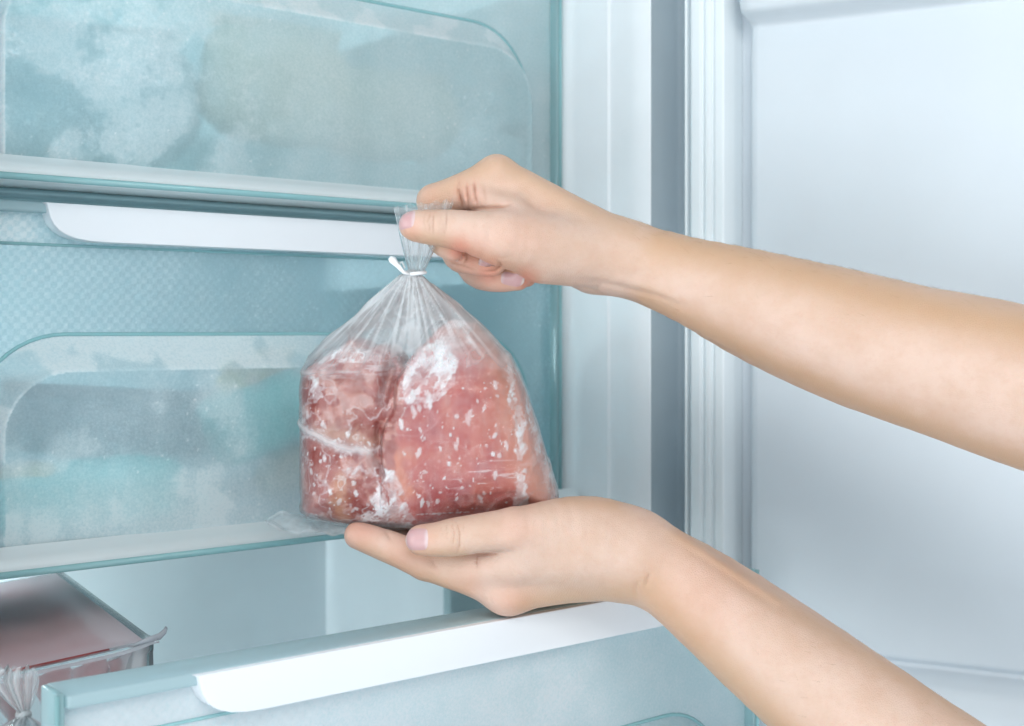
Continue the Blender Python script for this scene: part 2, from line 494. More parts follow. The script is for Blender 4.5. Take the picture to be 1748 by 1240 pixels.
def make_drawer(name, ly, ztop, height, bulge_top, label, mat, group, frost_fn, handle=True, depth=0.324, floor=True):
    """local frame: x 0 (left) .. W (right), y into the fridge, z 0 at the top edge"""
    root = tag(empty(name, loc2w(-W, ly, ztop), RZ), label, 'drawer', group)
    H = height; bt = -bulge_top
    xs = np.linspace(0.0, W, 500); zs = np.linspace(-H + 0.006, -0.0005, 230)
    X, Z = np.meshgrid(xs, zs, indexing='ij')
    x0, x1, r = 0.024, W - 0.026, 0.052
    zb = -H - 0.10
    do = -rrect_sd(X, Z, x0, x1, zb, bt, r)
    di = -rrect_sd(X, Z, x0 + 0.013, x1 - 0.010, zb, bt - 0.0215, r * 0.72)
    t = np.clip(do / np.maximum(do - di, 1e-5), 0, 1)
    t = np.where(do <= 0, 0, t)
    e = 0.10
    t2 = np.where(t < e, t * t / (2 * e), np.where(t > 1 - e, 1 - e - (1 - t) ** 2 / (2 * e) + e / 2 * 0, t - e / 2)) / (1 - e)
    t2 = np.clip(t2, 0, 1)
    Yo = -0.017 * t2
    Yo = Yo - 0.004 * sstep(0.0, 0.10, di) * (di > 0)
    # the foot of the pane rolls outwards into the lip
    fr, rel = frost_fn(X, Z, bt, H, do, di)
    Yo = Yo + 0.0005 * (fbm(X, Z, 0 * X, 30, 2) - 0.5) - rel
    pts = np.stack([X, Yo, Z], -1)
    fp = obj('front_panel', grid_mesh('front_panel', pts), mat, root)
    set_attr(fp.data, 'frost', np.clip(fr, 0, 1).ravel())
    # teal line of thick plastic round the bulge
    line = []
    for k in range(0, 13):
        line.append((x0, -H + 0.012 + (bt - r + H - 0.012) * k / 12))
    for k in range(1, 13):
        a = math.pi - k / 12 * math.pi / 2
        line.append((x0 + r + r * math.cos(a), bt - r + r * math.sin(a)))
    for k in range(1, 24):
        line.append((x0 + r + (x1 - x0 - 2 * r) * k / 24, bt))
    for k in range(0, 13):
        a = math.pi / 2 - k / 12 * math.pi / 2
        line.append((x1 - r + r * math.cos(a), bt - r + r * math.sin(a)))
    for k in range(1, 13):
        line.append((x1, bt - r - (bt - r + H - 0.012) * k / 12))
    me = tube('edge_bead', [(x, -0.0003, z) for x, z in line], 0.0012, 6)
    obj('edge_bead', me, M['bead'], root)
    # bottom lip
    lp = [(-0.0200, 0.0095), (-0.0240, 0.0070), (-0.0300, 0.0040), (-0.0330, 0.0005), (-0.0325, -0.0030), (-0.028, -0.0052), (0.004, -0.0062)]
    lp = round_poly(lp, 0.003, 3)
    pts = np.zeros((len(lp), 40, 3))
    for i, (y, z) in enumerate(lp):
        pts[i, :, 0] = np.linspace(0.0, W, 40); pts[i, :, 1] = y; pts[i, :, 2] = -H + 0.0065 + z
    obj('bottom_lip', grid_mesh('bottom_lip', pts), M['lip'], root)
    obj('edge_bead', tube('edge_bead', [(0.001, -0.0325, -H + 0.0030), (W - 0.001, -0.0325, -H + 0.0030)], 0.0020, 8), M['bead'], root)
    # end flanges and top rim
    for xx in (0.0, W):
        s = 1 if xx == 0 else -1
        box('end_flange', min(xx, xx + s * 0.0035), max(xx, xx + s * 0.0035), -0.0075, 0.012, -H + 0.012, 0.001, M['flange_end'], root, 0.001)
        obj('edge_bead', tube('edge_bead', [(xx, -0.0078, -H + 0.012), (xx, -0.0078, 0.0005)], 0.0011, 6), M['bead'], root)
    box('top_rim', 0.004, W - 0.004, -0.009, 0.018, -0.006, 0.0, M['rim'], root, 0.0015)
    # ledge line under the handle
    me = tube('edge_bead', [(0.004, -0.0006, -0.0235), (W - 0.004, -0.0006, -0.0235)], 0.0009, 6)
    obj('edge_bead', me, M['bead'], root)
    if handle:
        hx0, hx1 = 0.060, W - 0.050
        poly = [(hx0, -0.0005), (hx1, -0.0005)]
        for k in range(0, 9):
            a = k / 8
            poly.append((hx1 - 0.002 - 0.020 * a * a, -0.002 - 0.0195 * math.sin(a * math.pi / 2)))
        for k in range(8, -1, -1):
            a = k / 8
            poly.append((hx0 + 0.002 + 0.028 * a * a * a + 0.006 * a, -0.0015 - 0.020 * math.sin(a * math.pi / 2)))
        poly = [p for i, p in enumerate(poly) if i == 0 or math.dist(p, poly[i - 1]) > 1e-5]
        prism('handle', poly[::-1], -0.0125, -0.0005, M['handle'], root, 0.0012)
    # basket
    box('basket_side', 0.003, 0.005, 0.004, depth, -H + 0.02, -0.035, M['basket'], root)
    box('basket_side', W - 0.005, W - 0.003, 0.004, depth, -H + 0.02, -0.035, M['basket'], root)
    box('basket_back', 0.003, W - 0.003, depth, depth + 0.002, -H + 0.02, -0.125, M['basket'], root)
    box('basket_floor', 0.003, W - 0.003, 0.0, depth, -H + 0.006, -H + 0.009, M['basket'], root)
    return root

M['front_upper'] = frosted('frosted_upper_front', TINT, clear=0.62, rough=0.40, body=(0.62, 0.91, 0.96))
M['front_middle'] = frosted('frosted_middle_front', TINT, clear=0.64, rough=0.36, body=(0.48, 0.76, 0.87), frostcol=(0.88, 0.95, 0.98))
M['front_lower'] = frosted('frosted_lower_front', TINT, clear=0.4, rough=0.30, frostcol=(0.86, 0.92, 0.96))
M['rim'] = frosted('drawer_rim_plastic', TINT, clear=0.4, frost=0.45, frostcol=(0.80, 0.87, 0.90))

def crystals(X, Z, cell, dens, rmax, seed):
    """scattered round ice grains: 0..1"""
    gx = np.floor(X / cell).astype(np.int64); gz = np.floor(Z / cell).astype(np.int64)
    out = np.zeros(X.shape)
    for dx in (-1, 0, 1):
        for dz in (-1, 0, 1):
            ix, iz = gx + dx, gz + dz
            h = ((ix * 7349 + iz * 9151 + seed * 131) & 4095)
            h1 = _T[h]; h2 = _T[(h * 31 + 7) & 4095]; h3 = _T[(h * 57 + 13) & 4095]; h4 = _T[(h * 91 + 3) & 4095]
            cx = (ix + h1) * cell; cz = (iz + h2) * cell
            r = rmax * (0.35 + 0.65 * h3)
            d = np.hypot(X - cx, Z - cz)
            out = np.maximum(out, (1 - sstep(r * 0.55, r, d)) * (h4 < dens))
    return out
def checker(X, Z, s):
    return ((np.floor(X / s) + np.floor(Z / s)) % 2)

def frost_upper(X, Z, bt, H, do, di):
    n1 = fbm(X, Z, 0 * X + 2.3, 16, 5); n2 = fbm(X + 0.02 * n1, Z, 0 * X + 7.1, 42, 4); n3 = fbm(X, Z * 0.25, 0 * X + 1.1, 60, 3)
    q1 = fbm(X * 0.8 - Z * 0.5, Z * 0.8 + X * 0.3, 0 * X + 6.6, 52, 5)   # slanting rime-free islands
    ng = fbm(X, Z, 0 * X + 9.4, 260, 2)
    left = 1 - sstep(0.10, 0.27, X + 0.12 * (n1 - 0.5))
    isl = sstep(0.46, 0.60, 0.62 * q1 + 0.16 * n1 + 0.22 * ng + 0.05 * sstep(-H + 0.10, -H + 0.04, Z))
    f = 0.46 + 0.22 * (n3 - 0.5) + 0.22 * (n1 - 0.5) + 0.05 * (ng - 0.5)
    f = f * (1 - left) + left * (0.60 + 0.2 * (n2 - 0.5) + 0.30 * (ng - 0.5) - 0.46 * isl)
    g = crystals(X, Z, 0.0036, 0.8, 0.0016, 3) * sstep(0.46, 0.58, n2) * left * (1 - 0.7 * isl)
    g2 = crystals(X, Z, 0.008, 0.40, 0.0010, 9) * sstep(0.45, 0.60, fbm(X, Z, 0 * X, 25, 3))
    band = (do > 0) & (di < 0)
    f = np.where(band, 0.72 + 0.22 * sstep(0.44, 0.54, n2), f)
    f = np.where(do <= 0, 0.58 + 0.3 * (n2 - 0.5), f)
    rel = 0.0002 * n2 + 0.0003 * g + 0.0004 * g2
    return f + 0.16 * g + 0.5 * g2, rel

def frost_middle(X, Z, bt, H, do, di):
    n1 = fbm(X, Z, 0 * X + 5.3, 18, 5); n2 = fbm(X, Z, 0 * X + 8.1, 50, 4); st = fbm(X, Z * 0.3, 0 * X + 3.1, 55, 3)
    lw = 1 - sstep(0.03, 0.36, X)
    ck = checker(X + 0.0012 * (n2 - .5), Z + 0.001 * (n1 - .5), 0.0034) * sstep(0.44, 0.66, n1 + 0.22 * lw)
    top = -0.02 + 0.42 * lw + 0.12 * sstep(0.34, 0.42, X) + 0.10 * (fbm(X, Z, 0 * X + 9.4, 260, 2) - 0.5) + 0.40 * (n1 - 0.5) + 0.22 * (ck - 0.3) * (0.15 + lw)
    top = top + 0.45 * sstep(0.02, 0.0, X - 0.05) * sstep(-0.024, -0.020, Z)
    pane = 0.40 + 0.44 * (st - 0.5) + 0.25 * (n1 - 0.5) + 0.40 * sstep(-H + 0.075, -H + 0.02, Z)
    pane = pane + 0.22 * sstep(0.50, 0.66, n2) * sstep(0.42, 0.62, n1) + 0.06 * (fbm(X, Z, 0 * X + 9.4, 260, 2) - 0.5)
    sc = fbm(X, Z, 0 * X + 4.4, 40, 3)
    bd = 0.60 + 0.36 * sstep(0.46, 0.56, sc + 0.15 * (lw - 0.5) + 0.12 * sstep(bt - 0.012, bt, Z)) * (1 - 0.7 * sstep(0.17, 0.26, X))
    band = (do > 0) & (di < 0)
    f = np.where(band, bd, np.where(do <= 0, top, pane))
    g = crystals(X, Z, 0.0028, 0.5, 0.0012, 5) * sstep(0.48, 0.62, n2) * sstep(0.08, 0.25, X) * (do <= 0)
    g2 = crystals(X, Z, 0.008, 0.4, 0.0011, 21) * sstep(0.45, 0.60, n1)
    rel = 0.00025 * n2 + 0.0003 * ck * (Z < -0.005) * (do <= 0) + 0.0004 * g + 0.0003 * g2
    return f + 0.35 * g + 0.45 * g2, rel

def frost_lower(X, Z, bt, H, do, di):
    n1 = fbm(X, Z, 0 * X + 6.3, 14, 4); n2 = fbm(X, Z, 0 * X + 2.1, 60, 4)
    rt = sstep(0.20, 0.42, X)
    f = 0.92 - 0.30 * rt + 0.35 * (n1 - 0.5) + 0.35 * (n2 - 0.5)
    f = np.where(do > 0, 0.55 + 0.3 * (n1 - 0.5), f)
    ck = checker(X, Z, 0.0034) * sstep(0.5, 0.62, n1)
    return f + 0.06 * ck, 0.0003 * n2 + 0.0002 * ck

GD = 'freezer drawers'
make_drawer('freezer_drawer', 0.0, 0.2955, 0.2155, 0.0725, 'closed frosted freezer drawer above the white handle, topmost in the picture', M['front_upper'], GD, frost_upper)
make_drawer('freezer_drawer', 0.0, 0.0725, 0.206, 0.0745, 'closed frosted freezer drawer directly behind the bag of meat', M['front_middle'], GD, frost_middle)
make_drawer('freezer_drawer', -0.19, -0.1535, 0.206, 0.080, 'pulled-out freezer drawer at the bottom with the meat tray inside', M['front_lower'], GD, frost_lower)
# added unseen lamps by the left liner wall, brightening the drawer interiors
for zz in (0.16, -0.02, -0.148):
    a_, b_ = loc2w(-0.455, 0.27 if zz < 0.1 else 0.16, zz), (loc2w(-0.28, 0.335, zz - 0.10) if zz < -0.1 else loc2w(0.0, 0.16, zz))
    area_lamp('added_interior_lamp', a_, b_, 0.22, 0.02 if zz < -0.1 else 0.10, 1.05 if zz < -0.1 else 6.5, (0.86, 0.98, 1.0))
# ==REST==
# ------------------------------------------------------------------ skin
def skin_material():
    b = NB('skin'); o = b.obj()
    pink = b.n('Attribute', {'attribute_name': 'pink'}).outputs['Fac']
    tan = b.n('Attribute', {'attribute_name': 'tan'}).outputs['Fac']
    nz = b.noise(o, 38, 5, 0.6)
    c = b.mixc(b.ramp(nz, 0.3, 0.7), (0.635, 0.435, 0.335), (0.695, 0.505, 0.415))
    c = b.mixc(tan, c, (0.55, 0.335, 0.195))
    c = b.mixc(pink, c, (0.70, 0.29, 0.21))
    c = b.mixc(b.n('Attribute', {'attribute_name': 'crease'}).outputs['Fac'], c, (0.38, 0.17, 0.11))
    blot = b.ramp(b.noise(o, 210, 5, 0.7), 0.46, 0.70)
    c = b.mixc(b.math('MULTIPLY', blot, 0.18), c, (0.58, 0.33, 0.23))
    v = b.n('TexVoronoi', {'feature': 'DISTANCE_TO_EDGE'}, Vector=o, Scale=900.0).outputs['Distance']
    h = b.math('ADD', b.math('MULTIPLY', b.ramp(v, 0.0, 0.25), 0.5), b.math('MULTIPLY', b.noise(o, 300, 4, 0.6), 0.8))
    p = b.n('BsdfPrincipled', None, Base_Color=c, Roughness=b.ramp(b.noise(o, 60, 3), 0.3, 0.7, 0.44, 0.58), Normal=b.bump(h, 0.40, 0.0005))
    p.inputs['Subsurface Weight'].default_value = 0.12
    p.inputs['Subsurface Radius'].default_value = (1.0, 0.38, 0.22)
    p.inputs['Subsurface Scale'].default_value = 0.004
    p.inputs['Specular IOR Level'].default_value = 0.32
    return b.end(p)
M['skin'] = skin_material()
def nail_material():
    b = NB('fingernail'); o = b.n('Attribute', {'attribute_name': 'along'}).outputs['Fac']
    c = b.mixc(b.ramp(o, 0.84, 0.95), (0.62, 0.36, 0.36), (0.74, 0.60, 0.55))
    c = b.mixc(b.ramp(o, 0.22, 0.08), c, (0.70, 0.50, 0.50))
    rimv = b.n('Attribute', {'attribute_name': 'rim'}).outputs['Fac']
    c = b.mixc(rimv, c, (0.45, 0.22, 0.16))
    p = b.n('BsdfPrincipled', None, Base_Color=c, Roughness=0.30, Normal=b.bump(b.noise(b.obj(), 500, 2), 0.06, 0.0003))
    p.inputs['Subsurface Weight'].default_value = 0.15
    p.inputs['Subsurface Radius'].default_value = (1.0, 0.4, 0.3)
    p.inputs['Subsurface Scale'].default_value = 0.003
    p.inputs['Coat Weight'].default_value = 0.15
    return b.end(p)
M['nail'] = nail_material()

def spline(c, n):
    """Catmull-Rom through the joints"""
    c = np.array(c, float); out = []
    for i in range(len(c) - 1):
        p0, p1, p2, p3 = c[max(i - 1, 0)], c[i], c[i + 1], c[min(i + 2, len(c) - 1)]
        for k in range(n):
            t = k / n
            out.append(0.5 * (2 * p1 + (p2 - p0) * t + (2 * p0 - 5 * p1 + 4 * p2 - p3) * t * t + (3 * p1 - p0 - 3 * p2 + p3) * t ** 3))
    out.append(c[-1])
    return out

def build_arm(chains, grooves, bumps, lo, hi, h=0.00095, pinks=(), tan_line=None):
    """chains: list of (list of (px,py,Y,rpx), k_mm)"""
    v = Vol(lo, hi, h)
    for ch, k in chains:
        if hasattr(k, '__len__'):
            v.chain([(P(*c[:3]), c[3] * c[2] / F) for c in spline(ch[:2], 1)], k[0] * 0.001)
            ch = ch[1:]; k = k[1]
        v.chain([(P(*c[:3]), c[3] * c[2] / F) for c in spline(ch, 3 if len(ch) > 2 else 1)], k * 0.001)
    I = v.near(0.005)
    X = v.ax[0][I[0]]; Y = v.ax[1][I[1]]; Z = v.ax[2][I[2]]
    u = CX + F * X / Y; w = HY - F * Z / Y
    add = np.zeros(len(X), np.float32)
    for pl, depth, width, ymax in grooves:
        dd = line_d(pl, u, w)
        L_ = sum(math.dist(pl[i], pl[i + 1]) for i in range(len(pl) - 1))
        e0 = np.hypot(u - pl[0][0], w - pl[0][1]); e1 = np.hypot(u - pl[-1][0], w - pl[-1][1])
        depth = depth * sstep(-0.1 * L_, 0.35 * L_, np.minimum(e0, e1))
        add += (depth * 0.001 * np.exp(-(dd / width) ** 2) * (Y < ymax)).astype(np.float32)
    for pl, hgt, width, ymax in bumps:
        dd = line_d(pl, u, w)
        add -= (hgt * 0.001 * np.exp(-(dd / width) ** 2) * (Y < ymax)).astype(np.float32)
    add += (0.0007 * (fbm(X, Y, Z, 55, 3) - 0.5)).astype(np.float32)
    v.d[I] += add
    V, Q = v.surface(2)
    return V, Q

person = tag(empty('person', (0.42, 0.52, -0.45)), 'bare arms of a person holding the bag of frozen meat in both hands', 'person')

def arm_object(V, Q, label, pinks, tan_shade_lines, lines=()):
    off = np.array(person.location)
    me = mesh_np('arm', V - off, Q)
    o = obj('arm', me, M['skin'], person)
    o['label'] = label
    u = CX + F * V[:, 0] / V[:, 1]; w = HY - F * V[:, 2] / V[:, 1]
    pk = np.zeros(len(V))
    for (px, py, r, a) in pinks:
        pk = np.maximum(pk, a * np.exp(-(((u - px) ** 2 + (w - py) ** 2) / r ** 2)))
    tn = np.zeros(len(V))
    for pl, wd, a in tan_shade_lines:
        tn = np.maximum(tn, a * np.exp(-(line_d(pl, u, w) / wd) ** 2))  # tan along the arm edges, partly edge shading put into the skin colour
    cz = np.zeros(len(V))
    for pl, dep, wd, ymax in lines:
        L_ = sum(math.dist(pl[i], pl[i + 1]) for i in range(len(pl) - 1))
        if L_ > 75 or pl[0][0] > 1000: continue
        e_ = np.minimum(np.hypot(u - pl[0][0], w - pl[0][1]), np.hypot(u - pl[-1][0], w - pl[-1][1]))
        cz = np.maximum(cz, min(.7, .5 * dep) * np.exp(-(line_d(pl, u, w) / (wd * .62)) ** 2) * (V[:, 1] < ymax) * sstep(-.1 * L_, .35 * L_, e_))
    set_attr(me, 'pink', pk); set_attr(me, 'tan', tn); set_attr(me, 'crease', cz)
    return o

def make_nail(arm, V, Q, cpx, cpy, ang, hl, hw, Y, n):
    """nail plate laid on the finger: ang is the direction to the free edge in the picture plane, n the outward normal"""
    n = Vector(n).normalized()
    ax = Vector((math.cos(ang), 0, -math.sin(ang)))
    ax = (ax - n * ax.dot(n)).normalized()
    bx = n.cross(ax)
    c = Vector(P(cpx, cpy, Y)); hl = hl * Y / F; hw = hw * Y / F
    from mathutils.bvhtree import BVHTree
    sel = np.nonzero(((V - np.array(c)) ** 2).sum(1) < 0.03 ** 2)[0]
    keep = np.zeros(len(V), bool); keep[sel] = True
    q = Q[keep[Q].all(1)]
    remap = -np.ones(len(V), int); remap[sel] = np.arange(len(sel))
    bvh = BVHTree.FromPolygons([tuple(p) for p in V[sel]], [tuple(int(i) for i in f) for f in remap[q]])
    nu, nv = 25, 21
    pts = np.zeros((nu, nv, 3)); al = np.zeros((nu, nv)); rm = np.zeros((nu, nv))
    ok = True
    for i in range(nu):
        s = -1 + 2 * i / (nu - 1)
        # plate outline: straight sides, round free edge, gently round cuticle
        wid = math.sqrt(max(0.0, 1 - abs(s) ** 3.2)) if s > 0 else math.sqrt(max(0.0, 1 - abs(s) ** 5))
        wid = max(wid, 0.12)
        for j in range(nv):
            t = -1 + 2 * j / (nv - 1)
            p = c + ax * (s * hl) + bx * (t * wid * hw)
            hit = bvh.ray_cast(p + n * 0.018, -n)
            base = hit[0] if hit[0] is not None else p - n * 0.004
            edge = min(1 - abs(t), (s + 1) * 2.0)
            lift = 0.00065 * min(1.0, edge * 3.5) - 0.0003
            if s > 0.8: lift += 0.0003 * (s - 0.8) / 0.2
            pts[i, j] = np.array(base + n * lift); al[i, j] = (s + 1) / 2; rm[i, j] = 1.0 if (j in (0, nv - 1) or i == 0) else 0.0
    # relax the plate so that it is smoother than the skin
    for it in range(3):
        q2 = pts.copy()
        q2[1:-1, 1:-1] = 0.5 * pts[1:-1, 1:-1] + 0.125 * (pts[:-2, 1:-1] + pts[2:, 1:-1] + pts[1:-1, :-2] + pts[1:-1, 2:])
        pts = q2
    pts = pts - np.array(person.location)
    me = grid_mesh('fingernail', pts)
    o = obj('fingernail', me, M['nail'], arm)
    set_attr(me, 'along', al.ravel()); set_attr(me, 'rim', rm.ravel())
    sm = o.modifiers.new('thickness', 'SOLIDIFY'); sm.thickness = 0.0003; sm.offset = -1
    return o

# ---- right arm: hand turned palm down, thumb and index pinching the neck of the bag
fore = [(1075, 444, .705, 60), (1110, 455, .702, 64), (1180, 480, .698, 74), (1280, 515, .690, 90), (1400, 556, .680, 105), (1550, 604, .665, 119), (1748, 660, .645, 137), (1960, 725, .620, 143), (2060, 760, .61, 138)]
fore_b = [(1075, 446, .735, 50), (1120, 462, .735, 52), (1200, 500, .727, 66), (1320, 545, .710, 84), (1480, 595, .688, 96), (1660, 645, .665, 80)]
chains = [
    (fore, 14), (fore_b, 14),
    ([(848, 300, .700, 33), (960, 374, .703, 46), (1060, 436, .706, 58)], 9),
    ([(862, 314, .722, 33), (970, 382, .724, 44), (1065, 438, .722, 54)], 9),
    ([(880, 332, .744, 31), (985, 395, .742, 42), (1070, 442, .735, 50)], 9),
    ([(903, 356, .762, 28), (1000, 415, .757, 40), (1075, 448, .742, 48)], 9),
    ([(905, 405, .722, 36), (985, 430, .722, 44)], 9),
    # heel of the hand on the far side
    ([(975, 452, .744, 31), (1008, 463, .742, 39), (1040, 468, .740, 38), (1075, 470, .738, 40), (1130, 488, .732, 44)], 4),
    # index finger
    ([(848, 300, .700, 33), (792, 326, .699, 31), (741, 344, .699, 29.5)], 5),
    ([(741, 344, .699, 29.5), (747, 385, .702, 26), (752, 412, .696, 23), (774, 429, .688, 18.5)], 1.0),
    # skin fold between index and thumb
    ([(815, 342, .690, 20), (872, 362, .688, 30)], 8),
    # middle, ring, little
    ([(862, 314, .722, 33), (768, 388, .724, 28), (781, 436, .713, 25.5), (806, 445, .704, 24), (840, 452, .694, 21)], (5, 1.2, 1.2, 1.2)),
    ([(880, 332, .744, 31), (790, 420, .745, 28), (812, 464, .728, 26), (846, 473, .714, 26), (884, 475, .703, 21.5)], (5, 1.2, 1.2, 1.2)),
    ([(903, 356, .762, 28), (838, 425, .762, 24), (850, 458, .748, 21), (888, 472, .732, 18), (900, 474, .728, 16)], (5, 1.2, 1.2, 1.2)),
    # thumb
    ([(1040, 440, .700, 56), (960, 424, .690, 54), (895, 414, .681, 53), (858, 407, .676, 48)], 9),
    ([(930, 440, .690, 42), (975, 444, .698, 38)], 9),
    ([(858, 407, .676, 48), (805, 397, .672, 38), (762, 390, .670, 32.5), (735, 388, .669, 30.5), (712, 386, .669, 27.5), (705, 385, .669, 25)], 1.5),
]
grooves = [
    ([(782, 316), (785, 332), (791, 356)], 2.0, 2.6, .72), ([(797, 310), (798, 332), (801, 358)], 1.3, 2.6, .72), ([(810, 308), (811, 330), (816, 354)], 1.6, 3.0, .72), ([(784, 306), (783, 320)], 0.6, 3.5, .72), ([(825, 318), (830, 345)], 0.5, 4, .72),
    ([(800, 357), (838, 355), (858, 354), (874, 349)], 1.6, 3.4, .70),
    ([(736, 360), (731, 378), (735, 400)], 0.7, 2.2, .70), ([(743, 358), (739, 378), (741, 404)], 0.9, 2.0, .70), ([(762, 358), (762, 380), (759, 404)], 0.8, 2.0, .70),
    ([(752, 366), (751, 380), (750, 398)], 0.35, 1.6, .70), ([(728, 360), (723, 376), (727, 394)], 0.4, 1.8, .70),
    ([(795, 428), (797, 442), (790, 452)], 1.4, 2.6, .72), ([(760, 447), (790, 453), (812, 462)], 0.9, 2.4, .72), ([(846, 441), (856, 452), (846, 462), (822, 463)], 1.3, 2.8, .72), ([(838, 470), (845, 478)], 0.4, 3, .72),
    ([(706, 402), (716, 412)], 0.4, 2.5, .70),
    ([(840, 436), (856, 440), (876, 436)], 0.35, 3, .71),
    ([(958, 479), (985, 477), (1010, 480), (1060, 489), (1120, 504), (1190, 532)], 0.7, 5.0, .76),
    ([(1028, 482), (1022, 490), (1018, 502)], 0.7, 2.5, .76),
]
bumps = [
    ([(752, 372), (751, 392)], 0.35, 5, .70), ([(1060, 478), (1150, 508)], 0.6, 9, .75),
    ([(820, 300), (850, 285)], 0.5, 16, .72), ([(900, 300), (1000, 360)], 0.5, 12, .72),
    ([(1105, 400), (1140, 408)], 0.6, 22, .72),
    ([(792, 318), (793, 345)], 0.35, 4, .72), ([(805, 318), (807, 345)], 0.35, 4, .72),
]
V, Q = build_arm(chains, grooves, bumps, (-0.075, .53, -0.12), (.38, .81, .115))
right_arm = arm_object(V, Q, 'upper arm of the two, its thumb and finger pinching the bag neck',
    [(700, 392, 20, .4), (785, 428, 24, .95), (805, 445, 40, .6), (832, 464, 28, .85), (897, 478, 22, .9), (850, 480, 40, .4), (880, 400, 60, .16), (800, 335, 26, .35), (735, 340, 26, .2)],
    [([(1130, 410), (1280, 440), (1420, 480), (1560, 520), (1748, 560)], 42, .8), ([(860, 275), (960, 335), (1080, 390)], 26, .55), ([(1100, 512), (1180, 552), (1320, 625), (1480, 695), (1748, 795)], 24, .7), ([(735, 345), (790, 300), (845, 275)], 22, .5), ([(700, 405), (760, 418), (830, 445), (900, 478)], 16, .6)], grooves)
make_nail(right_arm, V, Q, 700, 380, math.pi - 0.05, 21, 20, .669, (-0.42, -0.88, 0.2))
make_nail(right_arm, V, Q, 768, 440, 0.35, 15, 9, .700, (-0.25, -0.72, -0.65))
make_nail(right_arm, V, Q, 832, 446, 0.05, 17, 12, .694, (0.10, -0.98, 0.05))
make_nail(right_arm, V, Q, 872, 476, 0.18, 19, 13, .703, (0.15, -0.97, -0.15))


def arm_hair(arm, V, Q, n, lines, seed, length=0.0055):
    """sparse fine hairs near the given lines of the forearm"""
    rg = np.random.default_rng(seed)
    c = V[Q].mean(1); e1 = V[Q[:, 2]] - V[Q[:, 0]]; e2 = V[Q[:, 3]] - V[Q[:, 1]]
    nn = np.cross(e1, e2); nn /= np.linalg.norm(nn, axis=1)[:, None] + 1e-12
    u = CX + F * c[:, 0] / c[:, 1]; w = HY - F * c[:, 2] / c[:, 1]
    p = np.zeros(len(c))
    for pl, wd, a in lines:
        p = np.maximum(p, a * np.exp(-(line_d(pl, u, w) / wd) ** 2))
    p = p * (nn[:, 1] < 0.25); p /= p.sum()
    ids = rg.choice(len(c), n, p=p)
    vs_, fs_ = [], []
    for i in ids:
        nrm = nn[i]; t = np.array([-0.75, 0.0, 0.25]) + rg.normal(0, 0.25, 3)
        t -= nrm * (t @ nrm); t /= np.linalg.norm(t)
        L = length * rg.uniform(0.5, 1.2); b = np.cross(nrm, t)
        base = len(vs_)
        for k in range(4):
            q = c[i] - nrm * 0.0002 + t * L * (k / 3) + nrm * L * (0.42 * (k / 3) - 0.22 * (k / 3) ** 2)
            r = 0.000045 * (1 - 0.8 * k / 3)
            for m in range(3):
                an = m * 2.0944
                vs_.append(q + (b * math.cos(an) + nrm * math.sin(an)) * r)
        for k in range(3):
            for m in range(3):
                fs_.append((base + 3 * k + m, base + 3 * k + (m + 1) % 3, base + 3 * k + 3 + (m + 1) % 3, base + 3 * k + 3 + m))
    o = obj('arm_hair', mesh_np('arm_hair', np.array(vs_) - np.array(person.location), np.array(fs_)), M['hair'], arm)
    o['kind'] = 'stuff'
M['hair'] = plain('fine_brown_hair', (0.30, 0.17, 0.08), 0.5)
arm_hair(right_arm, V, Q, 260, [([(1090, 385), (1180, 400), (1300, 425), (1420, 450), (1560, 482), (1748, 518)], 22, 1.0), ([(1150, 440), (1400, 500), (1748, 600)], 50, .04)], 3)

# ---- left arm: palm up under the bag, thumb along the near side
fore = [(1092, 955, .690, 70), (1125, 968, .688, 72), (1170, 1002, .684, 74), (1212, 1037, .679, 78), (1337, 1136, .668, 94), (1425, 1202, .660, 106), (1529, 1280, .650, 119), (1680, 1390, .632, 128), (1800, 1475, .62, 128)]
fore_b = [(1100, 945, .715, 56), (1180, 985, .710, 62), (1300, 1080, .695, 80), (1440, 1195, .678, 92), (1560, 1300, .66, 80)]
chains = [
    (fore, 14), (fore_b, 14),
    ([(868, 1001, .690, 45), (970, 975, .692, 54), (1085, 958, .692, 66)], 9),
    ([(872, 992, .713, 42), (980, 968, .713, 50), (1090, 950, .710, 60)], 9),
    ([(882, 985, .736, 40), (990, 962, .734, 48), (1095, 945, .722, 55)], 9),
    ([(905, 975, .757, 36), (1000, 955, .752, 46), (1095, 945, .732, 50)], 9),
    ([(960, 905, .735, 30), (1040, 905, .730, 40)], 9),
    # index finger
    ([(868, 1001, .690, 45), (800, 978, .688, 37), (728, 960, .688, 31)], 6),
    ([(728, 960, .688, 31), (690, 944, .693, 28.5), (652, 929, .698, 27), (611, 914, .704, 23.5)], 1.5),
    # web
    ([(888, 946, .677, 36), (835, 966, .680, 32), (780, 958, .684, 24)], 5),
    ([(890, 955, .678, 38), (990, 945, .678, 50), (1075, 945, .684, 60)], 10),
    # middle, ring, little
    ([(872, 992, .713, 42), (742, 948, .722, 31), (672, 922, .729, 27), (622, 908, .733, 22)], (6, 1.2, 1.2)),
    ([(882, 985, .736, 40), (755, 940, .745, 30), (685, 915, .753, 26), (640, 900, .757, 21)], (6, 1.2, 1.2)),
    ([(905, 975, .757, 36), (800, 935, .768, 26), (745, 915, .774, 23), (705, 902, .778, 19)], (6, 1.2, 1.2)),
    # thumb and its ball
    ([(1080, 930, .690, 58), (1030, 908, .686, 58), (975, 902, .680, 54), (915, 905, .673, 45), (878, 905, .669, 39)], 9),
    ([(878, 905, .669, 39), (820, 911, .665, 34.5), (775, 917, .664, 32.5), (748, 921, .664, 29.5), (722, 922, .665, 26.5), (717, 922, .665, 24.5)], 1.5),
]
